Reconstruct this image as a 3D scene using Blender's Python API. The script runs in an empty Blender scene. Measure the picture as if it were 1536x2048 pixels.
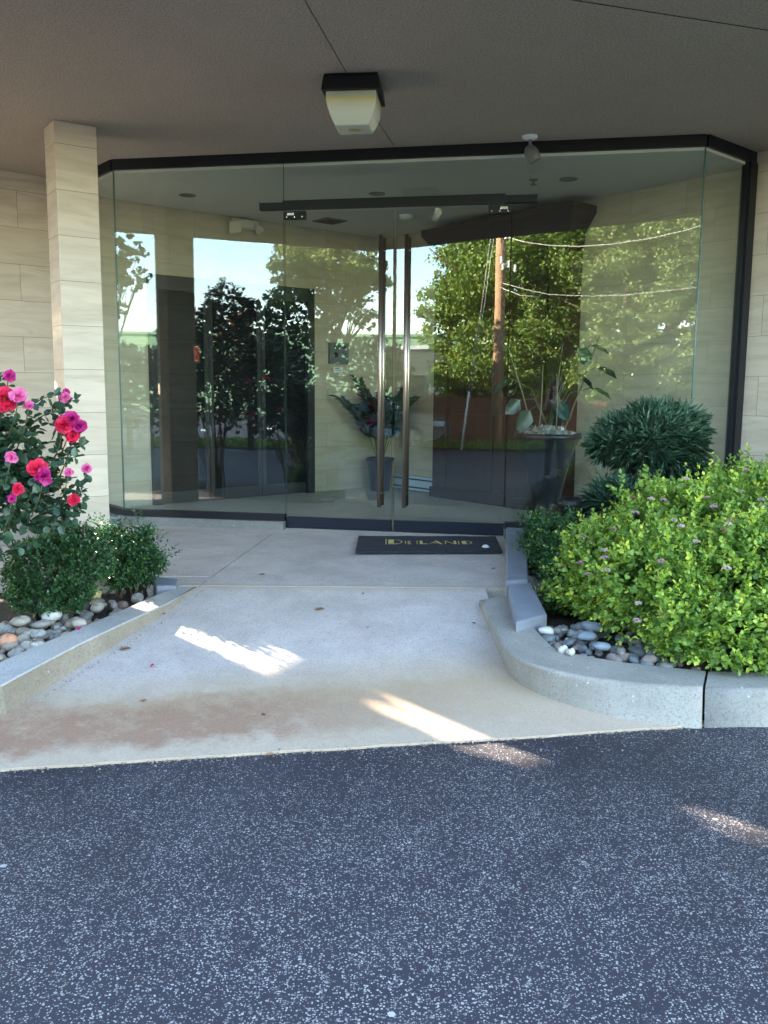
import bpy, math, random
import numpy as np
from mathutils import Vector, Matrix
random.seed(7); RNG = np.random.default_rng(7)
R = math.radians
S = bpy.context.scene
COL = S.collection
# ------------------------------------------------------------------ frame
CAMZ = 1.62; PITCH = 7.8; ROLL = .45; F = 1771.
SOF = 3.72; CEIL = 3.60; FL = .32
_f = Vector((0, math.cos(R(PITCH)), -math.sin(R(PITCH))))
_r0 = Vector((1, 0, 0)); _u0 = Vector((0, math.sin(R(PITCH)), math.cos(R(PITCH))))
_r = _r0 * math.cos(R(ROLL)) + _u0 * math.sin(R(ROLL))
_u = -_r0 * math.sin(R(ROLL)) + _u0 * math.cos(R(ROLL))
def ray(x, y): return _f + _r * ((x - 768) / F) - _u * ((y - 1024) / F)
def atz(x, y, z):
    d = ray(x, y); t = (z - CAMZ) / d.z
    return Vector((d.x * t, d.y * t, z))
def atY(x, y, Y):
    d = ray(x, y); t = Y / d.y
    return Vector((d.x * t, Y, CAMZ + d.z * t))
# glass line and its two wall neighbours
GL = Vector((-2.54, 8.58, 0)); GR = Vector((2.62, 7.62, 0))
GD = (GR - GL).normalized(); GN = Vector((GD.y, -GD.x, 0))          # GN points out to the drive
TH = 39.5
W1 = Vector((math.cos(R(TH)), math.sin(R(TH)), 0)); W2 = Vector((math.sin(R(TH)), -math.cos(R(TH)), 0))
CORN = Vector((0, 12.1, 0))
LW = Vector((-3.24, 9.43, 0)); RW = Vector((3.24, 8.17, 0))
def mirror(p):
    n = Vector((-GN.x, -GN.y, 0)); d = n.dot(GL)
    k = (n.x * p.x + n.y * p.y) - d
    return Vector((p.x - 2 * k * n.x, p.y - 2 * k * n.y, p.z))
def behind(x, y, Y): return mirror(atY(x, y, Y))                    # a place out on the drive whose image in the glass shows there
SUN = Vector((-.748, .663, 0)).normalized(); SEL = 18.
# ------------------------------------------------------------------ tagging
def tag(o, label=None, cat=None, group=None, kind=None):
    if label: o['label'] = label
    if cat: o['category'] = cat
    if group: o['group'] = group
    if kind: o['kind'] = kind
    return o
def thing(name, label, cat, loc=(0, 0, 0), group=None):
    o = bpy.data.objects.new(name, None); o.location = loc; COL.objects.link(o)
    o.empty_display_size = .1
    return tag(o, label, cat, group)
# ------------------------------------------------------------------ mesh builder (world coordinates)
class MB:
    def __init__(s): s.v = []; s.f = []; s.m = []; s.t = []; s.sm = []
    def add(s, vs, fs, mi=0, smooth=False, tint=None):
        b = len(s.v); s.v += [tuple(v) for v in vs]
        for f in fs:
            s.f.append(tuple(b + i for i in f)); s.m.append(mi); s.sm.append(smooth)
            s.t.append(random.random() if tint is None else tint)
        return s
    def box(s, c, size, ax=None, mi=0, bevel=0):
        c = Vector(c); X = Vector(ax).normalized() if ax else Vector((1, 0, 0)); Z = Vector((0, 0, 1)); Y = Z.cross(X)
        hx, hy, hz = size[0] / 2, size[1] / 2, size[2] / 2
        if bevel <= 0:
            vs = [c + X * a * hx + Y * b * hy + Z * d * hz for d in (-1, 1) for b in (-1, 1) for a in (-1, 1)]
            return s.add(vs, [(0, 2, 3, 1), (4, 5, 7, 6), (0, 1, 5, 4), (1, 3, 7, 5), (3, 2, 6, 7), (2, 0, 4, 6)], mi)
        b = bevel; ring = []
        def loop(ix, iy, z): 
            o = []
            for (sx, sy) in ((1, 1), (-1, 1), (-1, -1), (1, -1)):
                p1 = (sx * (hx - ix), sy * (hy - iy - b)); p2 = (sx * (hx - ix - b), sy * (hy - iy))
                o += [p1, p2] if sx * sy > 0 else [p2, p1]
            return [c + X * p[0] + Y * p[1] + Z * z for p in o]
        L = [loop(b, b, -hz), loop(0, 0, -hz + b), loop(0, 0, hz - b), loop(b, b, hz)]
        vs = sum(L, []); fs = []
        for k in range(3):
            for i in range(8): j = (i + 1) % 8; fs.append((k * 8 + i, k * 8 + j, k * 8 + 8 + j, k * 8 + 8 + i))
        fs.append(tuple(range(7, -1, -1))); fs.append(tuple(range(24, 32)))
        return s.add(vs, fs, mi)
    def prism(s, pts, z0, z1, mi=0):          # pts (x,y) counter-clockwise; z0/z1 number or list
        n = len(pts)
        a0 = z0 if isinstance(z0, (list, tuple)) else [z0] * n; a1 = z1 if isinstance(z1, (list, tuple)) else [z1] * n
        ar = sum(pts[i][0] * pts[(i + 1) % n][1] - pts[(i + 1) % n][0] * pts[i][1] for i in range(n))
        if ar < 0: pts = pts[::-1]; a0 = a0[::-1]; a1 = a1[::-1]
        vs = [(p[0], p[1], a0[i]) for i, p in enumerate(pts)] + [(p[0], p[1], a1[i]) for i, p in enumerate(pts)]
        fs = [tuple(range(n - 1, -1, -1)), tuple(range(n, 2 * n))] + [(i, (i + 1) % n, n + (i + 1) % n, n + i) for i in range(n)]
        return s.add(vs, fs, mi)
    def tube(s, pts, rad, n=10, mi=0, caps=True, smooth=True, tint=None):
        pts = [Vector(p) for p in pts]; rad = rad if isinstance(rad, (list, tuple)) else [rad] * len(pts)
        vs = []; prev = None
        for i, p in enumerate(pts):
            d = (pts[min(i + 1, len(pts) - 1)] - pts[max(i - 1, 0)]).normalized()
            a = Vector((0, 0, 1)) if abs(d.z) < .9 else Vector((1, 0, 0))
            if prev is None: u = d.cross(a).normalized()
            else: u = (prev - d * prev.dot(d)).normalized()
            prev = u; w = d.cross(u)
            vs += [p + (u * math.cos(2 * math.pi * k / n) + w * math.sin(2 * math.pi * k / n)) * rad[i] for k in range(n)]
        fs = [(i * n + k, i * n + (k + 1) % n, (i + 1) * n + (k + 1) % n, (i + 1) * n + k) for i in range(len(pts) - 1) for k in range(n)]
        s.add(vs, fs, mi, smooth, tint)
        if caps:
            b = len(s.v) - len(vs)
            s.f += [tuple(b + k for k in range(n - 1, -1, -1)), tuple(b + (len(pts) - 1) * n + k for k in range(n))]
            s.m += [mi] * 2; s.sm += [False] * 2; s.t += [.5 if tint is None else tint] * 2
        return s
    def lathe(s, c, prof, n=24, mi=0, ax=None, smooth=True):
        c = Vector(c); Z = Vector(ax).normalized() if ax else Vector((0, 0, 1))
        X = Z.orthogonal().normalized(); Y = Z.cross(X); vs = []
        for (r, h) in prof: vs += [c + Z * h + (X * math.cos(2 * math.pi * k / n) + Y * math.sin(2 * math.pi * k / n)) * r for k in range(n)]
        fs = [(i * n + k, i * n + (k + 1) % n, (i + 1) * n + (k + 1) % n, (i + 1) * n + k) for i in range(len(prof) - 1) for k in range(n)]
        s.add(vs, fs, mi, smooth)
        if prof[0][0] > 1e-5: s.add([vs[k] for k in range(n)], [tuple(range(n - 1, -1, -1))], mi)
        if prof[-1][0] > 1e-5: s.add([vs[(len(prof) - 1) * n + k] for k in range(n)], [tuple(range(n))], mi)
        return s
    def build(s, name, mats, parent=None, loc=None, uv=False):
        me = bpy.data.meshes.new(name)
        o = bpy.data.objects.new(name, me); COL.objects.link(o)
        org = Vector(loc) if loc is not None else (parent_world(parent) if parent else Vector((0, 0, 0)))
        me.from_pydata([(x - org.x, y - org.y, z - org.z) for (x, y, z) in s.v], [], s.f)
        if not isinstance(mats, (list, tuple)): mats = [mats]
        for m in mats: me.materials.append(m)
        me.polygons.foreach_set('material_index', s.m); me.polygons.foreach_set('use_smooth', s.sm)
        a = me.attributes.new('tint', 'FLOAT', 'FACE'); a.data.foreach_set('value', s.t)
        if uv:
            ul = me.uv_layers.new(name='UV').data
            for p in me.polygons:
                n = p.normal
                t = None if abs(n.z) > .7 else Vector((-n.y, n.x, 0)).normalized()
                for li in p.loop_indices:
                    v = me.vertices[me.loops[li].vertex_index].co + org
                    ul[li].uv = (v.x, v.y) if t is None else (v.dot(t), v.z)
        if parent:
            o.parent = parent; o.location = org - parent_world(parent)
        else: o.location = org
        me.update()
        return o
def parent_world(p):
    v = Vector((0, 0, 0))
    while p: v += p.location; p = p.parent
    return v
# ------------------------------------------------------------------ materials
def nodes(name):
    m = bpy.data.materials.new(name); m.use_nodes = True; nt = m.node_tree; nt.nodes.clear()
    out = nt.nodes.new('ShaderNodeOutputMaterial')
    def N(t, **k):
        n = nt.nodes.new('ShaderNode' + t)
        for a, b in k.items():
            if a.startswith('i_'):
                key = a[2:].replace('_', ' ')
                n.inputs[key].default_value = b
            else: setattr(n, a, b)
        return n
    def L(a, b): nt.links.new(a, b)
    return m, nt, N, L, out
def ramp(N, L, src, stops, interp='LINEAR'):
    r = N('ValToRGB'); r.color_ramp.interpolation = interp; e = r.color_ramp.elements
    while len(e) > 1: e.remove(e[-1])
    e[0].position = stops[0][0]; e[0].color = (*stops[0][1], 1)
    for p, c in stops[1:]: x = e.new(p); x.color = (*c, 1)
    L(src, r.inputs[0]); return r.outputs[0]
def noise(N, L, vec, scale, detail=4, rough=.55, dist=0):
    n = N('TexNoise'); n.inputs['Scale'].default_value = scale; n.inputs['Detail'].default_value = detail
    n.inputs['Roughness'].default_value = rough; n.inputs['Distortion'].default_value = dist
    if vec is not None: L(vec, n.inputs['Vector'])
    return n.outputs['Fac']
def mixc(N, L, fac, a, b, mode='MIX'):
    m = N('Mix', data_type='RGBA', blend_type=mode)
    for sock, v in ((m.inputs[0], fac), (m.inputs[6], a), (m.inputs[7], b)):
        if hasattr(v, 'is_output'): L(v, sock)
        elif isinstance(v, (int, float)): sock.default_value = v
        else: sock.default_value = (*v, 1)
    return m.outputs[2]
def math_(N, L, op, a, b=0, c=None):
    m = N('Math', operation=op)
    for i, v in enumerate((a, b) if c is None else (a, b, c)):
        if hasattr(v, 'is_output'): L(v, m.inputs[i])
        else: m.inputs[i].default_value = v
    return m.outputs[0]
def bump(N, L, h, strength, dist=.01):
    b = N('Bump'); b.inputs['Strength'].default_value = strength; b.inputs['Distance'].default_value = dist
    L(h, b.inputs['Height']); return b.outputs[0]
def plain(name, col, rough=.5, metal=0, spec=.5, var=.12, scale=8, bmp=0, coat=0):
    m, nt, N, L, out = nodes(name)
    p = N('BsdfPrincipled'); tc = N('TexCoord')
    nz = noise(N, L, tc.outputs['Object'], scale, 6)
    c = mixc(N, L, nz, [x * (1 - var) for x in col], [min(1, x * (1 + var)) for x in col])
    L(c, p.inputs['Base Color']); p.inputs['Metallic'].default_value = metal
    r = math_(N, L, 'MULTIPLY_ADD', nz, .15, rough - .07); L(r, p.inputs['Roughness'])
    p.inputs['Specular IOR Level'].default_value = spec; p.inputs['Coat Weight'].default_value = coat
    if bmp: L(bump(N, L, noise(N, L, tc.outputs['Object'], scale * 8, 5), bmp, .004), p.inputs['Normal'])
    L(p.outputs[0], out.inputs[0]); return m
def leafmat(name, stops, rough=.45, trans=.3, spec=.4):
    m, nt, N, L, out = nodes(name)
    at = N('Attribute', attribute_name='tint'); c = ramp(N, L, at.outputs['Fac'], stops)
    p = N('BsdfPrincipled'); L(c, p.inputs['Base Color']); p.inputs['Roughness'].default_value = rough
    p.inputs['Specular IOR Level'].default_value = spec
    t = N('BsdfTranslucent'); hs = N('HueSaturation'); hs.inputs['Saturation'].default_value = 1.15; hs.inputs['Value'].default_value = 1.5
    hs.inputs['Hue'].default_value = .485
    L(c, hs.inputs['Color']); L(hs.outputs[0], t.inputs[0])
    mx = N('MixShader'); mx.inputs[0].default_value = trans; L(p.outputs[0], mx.inputs[1]); L(t.outputs[0], mx.inputs[2])
    L(mx.outputs[0], out.inputs[0]); return m

def stone_mat(name, c1, c2, vein, w=.74, h=.355, off=.5, jk=.5):
    m, nt, N, L, out = nodes(name)
    uv = N('UVMap').outputs[0]
    b = N('TexBrick', offset=off, offset_frequency=2)
    b.inputs['Scale'].default_value = 1; b.inputs['Mortar Size'].default_value = .0022; b.inputs['Mortar Smooth'].default_value = .1
    b.inputs['Brick Width'].default_value = w; b.inputs['Row Height'].default_value = h; b.inputs['Bias'].default_value = 0
    b.inputs['Color1'].default_value = (0, 0, 0, 1); b.inputs['Color2'].default_value = (1, 1, 1, 1); b.inputs['Mortar'].default_value = (.5, .5, .5, 1)
    L(uv, b.inputs['Vector'])
    sep = N('SeparateColor'); L(b.outputs['Color'], sep.inputs[0]); rnd = sep.outputs[0]
    # per-tile shifted, slightly tilted streaks
    mp = N('Mapping'); mp.inputs['Scale'].default_value = (1.0, 7.0, 1); mp.inputs['Rotation'].default_value = (0, 0, .22); L(uv, mp.inputs[0])
    cmb = N('CombineXYZ'); L(math_(N, L, 'MULTIPLY', rnd, 37.), cmb.inputs[2]); L(math_(N, L, 'MULTIPLY', rnd, 11.), cmb.inputs[0])
    ad = N('VectorMath', operation='ADD'); L(mp.outputs[0], ad.inputs[0]); L(cmb.outputs[0], ad.inputs[1])
    st = noise(N, L, ad.outputs[0], 1.3, 8, .62, .8)
    st2 = noise(N, L, ad.outputs[0], 5, 6, .7, .3)
    c = mixc(N, L, rnd, c1, c2)
    c = mixc(N, L, ramp(N, L, st, [(.42, (0, 0, 0)), (.66, (1, 1, 1))]), c, vein)
    c = mixc(N, L, math_(N, L, 'MULTIPLY', st2, .35), c, [x * 1.12 for x in c2])
    fine = noise(N, L, uv, 90, 4)
    c = mixc(N, L, math_(N, L, 'MULTIPLY', fine, .22), c, [x * .7 for x in vein])
    c = mixc(N, L, b.outputs['Fac'], c, [x * jk for x in vein])
    p = N('BsdfPrincipled'); L(c, p.inputs['Base Color']); p.inputs['Roughness'].default_value = .42; p.inputs['Specular IOR Level'].default_value = .35
    h_ = math_(N, L, 'SUBTRACT', math_(N, L, 'MULTIPLY', fine, .12), b.outputs['Fac'])
    L(bump(N, L, h_, .5, .002), p.inputs['Normal'])
    L(p.outputs[0], out.inputs[0]); return m

M = {}
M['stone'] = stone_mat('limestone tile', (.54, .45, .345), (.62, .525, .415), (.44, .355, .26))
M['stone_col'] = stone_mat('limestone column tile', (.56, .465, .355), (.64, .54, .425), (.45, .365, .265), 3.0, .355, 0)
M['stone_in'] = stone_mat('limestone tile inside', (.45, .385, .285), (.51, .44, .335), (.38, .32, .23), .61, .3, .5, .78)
M['floor_tile'] = stone_mat('floor tile', (.40, .37, .31), (.44, .41, .345), (.36, .33, .275), .6, .6, 0)
M['dark_metal'] = plain('dark bronze aluminium', (.0075, .0075, .010), .45, .0, .3, .15, 3)
M['rail_metal'] = plain('navy black door rail', (.008, .0105, .020), .40, .0, .3, .2, 5)
M['bronze'] = plain('brushed bronze', (.46, .36, .29), .33, 1, .5, .03, 4)
M['bronze_dark'] = plain('shadowed bronze', (.12, .095, .08), .35, 1, .5, .1, 20)
M['chrome'] = plain('brushed steel', (.75, .75, .75), .25, 1)
M['black'] = plain('matt black', (.018, .018, .02), .55)
M['pot'] = plain('black glazed pot', (.02, .02, .024), .3)
M['pot_plastic'] = plain('black nursery plastic', (.015, .015, .017), .5)
M['white'] = plain('off white plastic', (.66, .66, .64), .45)
M['cream'] = plain('aged cream plastic', (.62, .58, .46), .45)
M['bucket'] = plain('pale blue grey plastic', (.42, .52, .62), .4)
M['ceiling'] = plain('ceiling paint', (.56, .555, .50), .9, 0, .2, .03, 2)
M['gold'] = plain('gold lettering', (.62, .50, .16), .55, 0, .5, .2, 60)
M['slate'] = plain('slate', (.19, .20, .225), .75, 0, .3, .3, 7, .6)
M['bark'] = plain('bark', (.10, .075, .055), .9, 0, .2, .4, 12, .8)
M['stem'] = plain('green stem', (.11, .12, .06), .7, 0, .3, .3, 12)
M['cane'] = plain('pale cane', (.20, .17, .11), .6, 0, .3, .3, 12)
M['pole'] = plain('utility pole wood', (.44, .27, .15), .9, 0, .2, .35, 3, .5)
M['fence'] = plain('brown fence boards', (.21, .09, .05), .8, 0, .2, .35, 2, .4)
M['gravel_w'] = plain('pale gravel', (.52, .52, .47), .9, 0, .2, .3, 60, 1)
M['brass'] = plain('antique metal', (.3, .26, .2), .4, 1)
M['moss'] = plain('grass blades', (.10, .13, .04), .9, 0, .1, .5, 3, .6)
M['grey_box'] = plain('grey enamel panel', (.13, .135, .135), .4, .0, .5, .1, 10)
M['greenmetal'] = plain('pale green cladding', (.22, .38, .22), .6, 0, .3, .05, .5)
M['tan_siding'] = plain('tan stucco', (.42, .38, .30), .9)
M['grey_siding'] = plain('grey green stucco', (.07, .085, .07), .9)
M['redsteel'] = plain('rusty red steel', (.40, .15, .08), .7)
M['wire'] = plain('weathered cable', (.45, .43, .36), .6)
M['insul'] = plain('pale insulator', (.6, .6, .55), .4)
M['skin'] = plain('skin', (.52, .33, .24), .55, 0, .4, .08)
M['shirt'] = plain('dark green shirt', (.035, .05, .045), .9)
M['trousers'] = plain('dark trousers', (.03, .032, .04), .9)
M['shoe'] = plain('dark shoes', (.02, .018, .017), .6)
M['hair'] = plain('dark brown hair', (.03, .018, .012), .6)
M['rubber'] = plain('tyre rubber', (.02, .02, .02), .8)
M['carpaint'] = plain('silver grey car paint', (.20, .21, .22), .25, .5, .5, .03, 2, 0, .6)
M['caralloy'] = plain('alloy wheel', (.7, .7, .7), .3, .9)
M['carglass'] = plain('dark car glass', (.01, .012, .015), .06)
M['seal'] = plain('sealant strip', (.10, .17, .15), .3)
M['vent'] = plain('grey grille', (.16, .16, .15), .6)

def mk_glass(name, f0, tint):
    m, nt, N, L, out = nodes(name)
    g = N('NewGeometry'); dp = N('VectorMath', operation='DOT_PRODUCT'); L(g.outputs['Incoming'], dp.inputs[0]); L(g.outputs['Normal'], dp.inputs[1])
    c = math_(N, L, 'ABSOLUTE', dp.outputs['Value']); k = math_(N, L, 'POWER', math_(N, L, 'SUBTRACT', 1., c), 5.)
    fr = math_(N, L, 'MULTIPLY_ADD', k, 1 - f0, f0)
    t = N('BsdfTransparent'); t.inputs[0].default_value = (*tint, 1)
    gl = N('BsdfGlossy'); gl.inputs['Roughness'].default_value = 0; gl.inputs[0].default_value = (.94, .98, 1, 1)
    # float glass is never dead flat
    tc = N('TexCoord'); nz = noise(N, L, tc.outputs['Object'], .9, 1)
    L(bump(N, L, nz, .12, .01), gl.inputs['Normal'])
    mx = N('MixShader'); L(fr, mx.inputs[0]); L(t.outputs[0], mx.inputs[1]); L(gl.outputs[0], mx.inputs[2])
    L(mx.outputs[0], out.inputs[0]); return m
M['glass'] = mk_glass('clear plate glass', .062, (.945, .975, .955))
M['glass_edge'] = plain('green glass edge', (.03, .09, .07), .15)

# black entrance glass inside
def mk_blackglass():
    m, nt, N, L, out = nodes('black door glass')
    p = N('BsdfPrincipled'); p.inputs['Base Color'].default_value = (.012, .012, .014, 1); p.inputs['Roughness'].default_value = .06
    p.inputs['IOR'].default_value = 1.22
    L(p.outputs[0], out.inputs[0]); return m
M['blackglass'] = mk_blackglass()

def mk_soffit():
    m, nt, N, L, out = nodes('rough stucco soffit')
    tc = N('TexCoord'); v = tc.outputs['Object']
    big = noise(N, L, v, .7, 3); fine = noise(N, L, v, 75, 4, .75); mid = noise(N, L, v, 9, 4)
    c = mixc(N, L, big, (.42, .36, .305), (.50, .435, .37))
    c = mixc(N, L, math_(N, L, 'MULTIPLY', mid, .3), c, (.27, .22, .175))
    c = mixc(N, L, ramp(N, L, fine, [(.38, (.7, .7, .7)), (.56, (0, 0, 0))]), c, (.20, .165, .135))
    p = N('BsdfPrincipled'); L(c, p.inputs['Base Color']); p.inputs['Roughness'].default_value = .95; p.inputs['Specular IOR Level'].default_value = .1
    L(bump(N, L, fine, 1., .012), p.inputs['Normal'])
    L(p.outputs[0], out.inputs[0]); return m
M['soffit'] = mk_soffit()

FE0 = Vector((-1.627, 3.586, 0)); FE1 = Vector((1.451, 4.134, 0))   # front edge of the ramp against the asphalt
FED = (FE1 - FE0).normalized(); FEN = Vector((-FED.y, FED.x, 0))
def mk_concrete(name, c1, c2, stain=True, scalev=1):
    m, nt, N, L, out = nodes(name)
    g = N('NewGeometry'); v = g.outputs['Position']
    big = noise(N, L, v, 1.1, 5, .6); mid = noise(N, L, v, 7, 6, .65); fine = noise(N, L, v, 85, 5, .8)
    c = mixc(N, L, big, c1, c2)
    blo = noise(N, L, v, 2.6, 7, .7, .4)
    c = mixc(N, L, ramp(N, L, blo, [(.38, (.55, .55, .55)), (.56, (0, 0, 0))]), c, [x * .74 for x in c1])
    c = mixc(N, L, ramp(N, L, blo, [(.55, (0, 0, 0)), (.72, (.5, .5, .5))]), c, [min(1, x * 1.15) for x in c2])
    c = mixc(N, L, math_(N, L, 'MULTIPLY', mid, .35), c, [x * .78 for x in c1])
    c = mixc(N, L, ramp(N, L, fine, [(.36, (.85, .85, .85)), (.50, (0, 0, 0))]), c, [x * .60 for x in c1])
    vo = N('TexVoronoi'); vo.inputs['Scale'].default_value = 38; L(v, vo.inputs['Vector'])
    sp = ramp(N, L, vo.outputs['Distance'], [(.16, (1, 1, 1)), (.24, (0, 0, 0))])
    sc_ = N('SeparateColor'); L(vo.outputs['Color'], sc_.inputs[0])
    msk = math_(N, L, 'MULTIPLY', sp, math_(N, L, 'GREATER_THAN', sc_.outputs[0], .84))
    c = mixc(N, L, math_(N, L, 'MULTIPLY', msk, .7), c, mixc(N, L, sc_.outputs[1], (.12, .10, .08), (.62, .60, .55)))
    h = fine
    if stain:
        dp = N('VectorMath', operation='DOT_PRODUCT'); L(v, dp.inputs[0]); dp.inputs[1].default_value = FEN
        d = math_(N, L, 'SUBTRACT', dp.outputs['Value'], FEN.dot(FE0))          # metres behind the front edge
        dx = N('VectorMath', operation='DOT_PRODUCT'); L(v, dx.inputs[0]); dx.inputs[1].default_value = FED
        e = math_(N, L, 'SUBTRACT', dx.outputs['Value'], FED.dot(FE0))          # metres along it
        dn = math_(N, L, 'ADD', d, math_(N, L, 'MULTIPLY', math_(N, L, 'SUBTRACT', mid, .5), .35))
        dn = math_(N, L, 'SUBTRACT', dn, math_(N, L, 'MULTIPLY', e, .03))
        # exposed aggregate wash: warm tan over the first metre
        tan = ramp(N, L, dn, [(.0, (.7, .7, .7)), (.5, (1, 1, 1)), (.72, (.5, .5, .5)), (.98, (0, 0, 0))])
        c = mixc(N, L, tan, c, mixc(N, L, fine, (.27, .19, .115), (.50, .385, .26)))
        red = ramp(N, L, dn, [(.06, (0, 0, 0)), (.16, (1, 1, 1)), (.42, (1, 1, 1)), (.62, (0, 0, 0))])
        along = ramp(N, L, math_(N, L, 'MULTIPLY', math_(N, L, 'ADD', e, .8), .3), [(.0, (.3, .3, .3)), (.2, (1, 1, 1)), (.55, (.9, .9, .9)), (.78, (.3, .3, .3)), (1, (.0, .0, .0))])
        blot = ramp(N, L, noise(N, L, v, 5, 7, .75), [(.34, (.35, .35, .35)), (.52, (1, 1, 1))])
        rf = math_(N, L, 'MULTIPLY', math_(N, L, 'MULTIPLY', red, along), blot)
        c = mixc(N, L, math_(N, L, 'MULTIPLY', rf, .88), c, mixc(N, L, fine, (.16, .070, .042), (.36, .22, .145)))
        # joint stain where the two slabs meet
        yy = N('SeparateXYZ'); L(v, yy.inputs[0])
        jd = math_(N, L, 'ABSOLUTE', math_(N, L, 'SUBTRACT', math_(N, L, 'ADD', yy.outputs[1], math_(N, L, 'MULTIPLY', mid, .12)), 6.0))
        jf = ramp(N, L, jd, [(.0, (.55, .55, .55)), (.045, (.35, .35, .35)), (.11, (0, 0, 0))])
        jf = math_(N, L, 'MULTIPLY', jf, blot)
        c = mixc(N, L, jf, c, (.42, .31, .20))
    p = N('BsdfPrincipled'); L(c, p.inputs['Base Color']); p.inputs['Roughness'].default_value = .85; p.inputs['Specular IOR Level'].default_value = .25
    L(bump(N, L, h, .35, .004), p.inputs['Normal']); L(p.outputs[0], out.inputs[0]); return m
M['concrete'] = mk_concrete('worn concrete', (.47, .405, .365), (.58, .51, .46))
M['kerb'] = mk_concrete('kerb concrete', (.27, .25, .215), (.35, .325, .28), False)
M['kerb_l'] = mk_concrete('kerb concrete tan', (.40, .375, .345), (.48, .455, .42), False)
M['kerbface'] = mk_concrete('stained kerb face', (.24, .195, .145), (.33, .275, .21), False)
M['sill'] = mk_concrete('grey sill concrete', (.17, .17, .16), (.23, .225, .21), False)

def mk_asphalt():
    m, nt, N, L, out = nodes('sealed asphalt with pale chips')
    g = N('NewGeometry'); v = g.outputs['Position']
    dist = N('TexNoise'); dist.inputs['Scale'].default_value = 60; L(v, dist.inputs['Vector'])
    vm = N('VectorMath', operation='SCALE'); L(dist.outputs['Color'], vm.inputs[0]); vm.inputs['Scale'].default_value = .009
    va = N('VectorMath', operation='ADD'); L(v, va.inputs[0]); L(vm.outputs[0], va.inputs[1])
    big = noise(N, L, v, .8, 4, .6); mid = noise(N, L, v, 4.5, 5, .65)
    dens = math_(N, L, 'ADD', math_(N, L, 'MULTIPLY', big, .75), math_(N, L, 'MULTIPLY', mid, .45))   # ~ .3 .. .85
    dp = N('VectorMath', operation='DOT_PRODUCT'); L(v, dp.inputs[0]); dp.inputs[1].default_value = FEN
    d = math_(N, L, 'SUBTRACT', FEN.dot(FE0), dp.outputs['Value'])      # metres in front of the ramp edge
    near = N('MapRange'); L(d, near.inputs[0]); near.inputs[1].default_value = .02; near.inputs[2].default_value = .9
    near.inputs[3].default_value = .26; near.inputs[4].default_value = 0
    dens = math_(N, L, 'SUBTRACT', dens, near.outputs[0])
    far = N('MapRange'); L(d, far.inputs[0]); far.inputs[1].default_value = 4.2; far.inputs[2].default_value = 7.; far.inputs[3].default_value = 0; far.inputs[4].default_value = .45
    dens = math_(N, L, 'SUBTRACT', dens, far.outputs[0])
    fm = None
    col = mixc(N, L, mid, (.0165, .0145, .0195), (.030, .027, .034))
    grit = noise(N, L, v, 420, 2, .6)
    col = mixc(N, L, math_(N, L, 'MULTIPLY', grit, .55), col, (.050, .046, .058))
    hsum = math_(N, L, 'MULTIPLY', grit, .4)
    for sc, base, rad, seed in ((170, .20, .44, 0), (108, .24, .42, 5), (62, .46, .38, 13), (28, .90, .32, 9)):
        vo = N('TexVoronoi'); vo.inputs['Scale'].default_value = sc
        of = N('VectorMath', operation='ADD'); L(va.outputs[0], of.inputs[0]); of.inputs[1].default_value = (seed, seed * .7, 0); L(of.outputs[0], vo.inputs['Vector'])
        s3 = N('SeparateColor'); L(vo.outputs['Color'], s3.inputs[0])
        thr = math_(N, L, 'SUBTRACT', 1.0 + base * .55, math_(N, L, 'MULTIPLY', dens, .86))
        on = math_(N, L, 'GREATER_THAN', s3.outputs[0], thr)
        rr = math_(N, L, 'MULTIPLY_ADD', s3.outputs[2], rad * .6, rad * .5)
        inside = math_(N, L, 'LESS_THAN', vo.outputs['Distance'], rr)
        f = math_(N, L, 'MULTIPLY', on, inside)
        chip = mixc(N, L, s3.outputs[1], (.11, .10, .10), (.44, .42, .39))
        if sc == 24: chip = mixc(N, L, s3.outputs[1], (.30, .22, .17), (.45, .42, .40))
        col = mixc(N, L, f, col, chip)
        hsum = math_(N, L, 'ADD', hsum, math_(N, L, 'MULTIPLY', f, .5))
    wear = noise(N, L, v, .55, 6, .7, .6)
    col = mixc(N, L, ramp(N, L, wear, [(.36, (.55, .55, .55)), (.50, (0, 0, 0))]), col, (.014, .0125, .016))
    col = mixc(N, L, ramp(N, L, wear, [(.54, (0, 0, 0)), (.70, (.32, .32, .32))]), col, (.11, .10, .105))
    p = N('BsdfPrincipled'); L(col, p.inputs['Base Color']); p.inputs['Roughness'].default_value = .72; p.inputs['Specular IOR Level'].default_value = .35
    L(bump(N, L, hsum, .6, .004), p.inputs['Normal']); L(p.outputs[0], out.inputs[0]); return m
M['asphalt'] = mk_asphalt()

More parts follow.
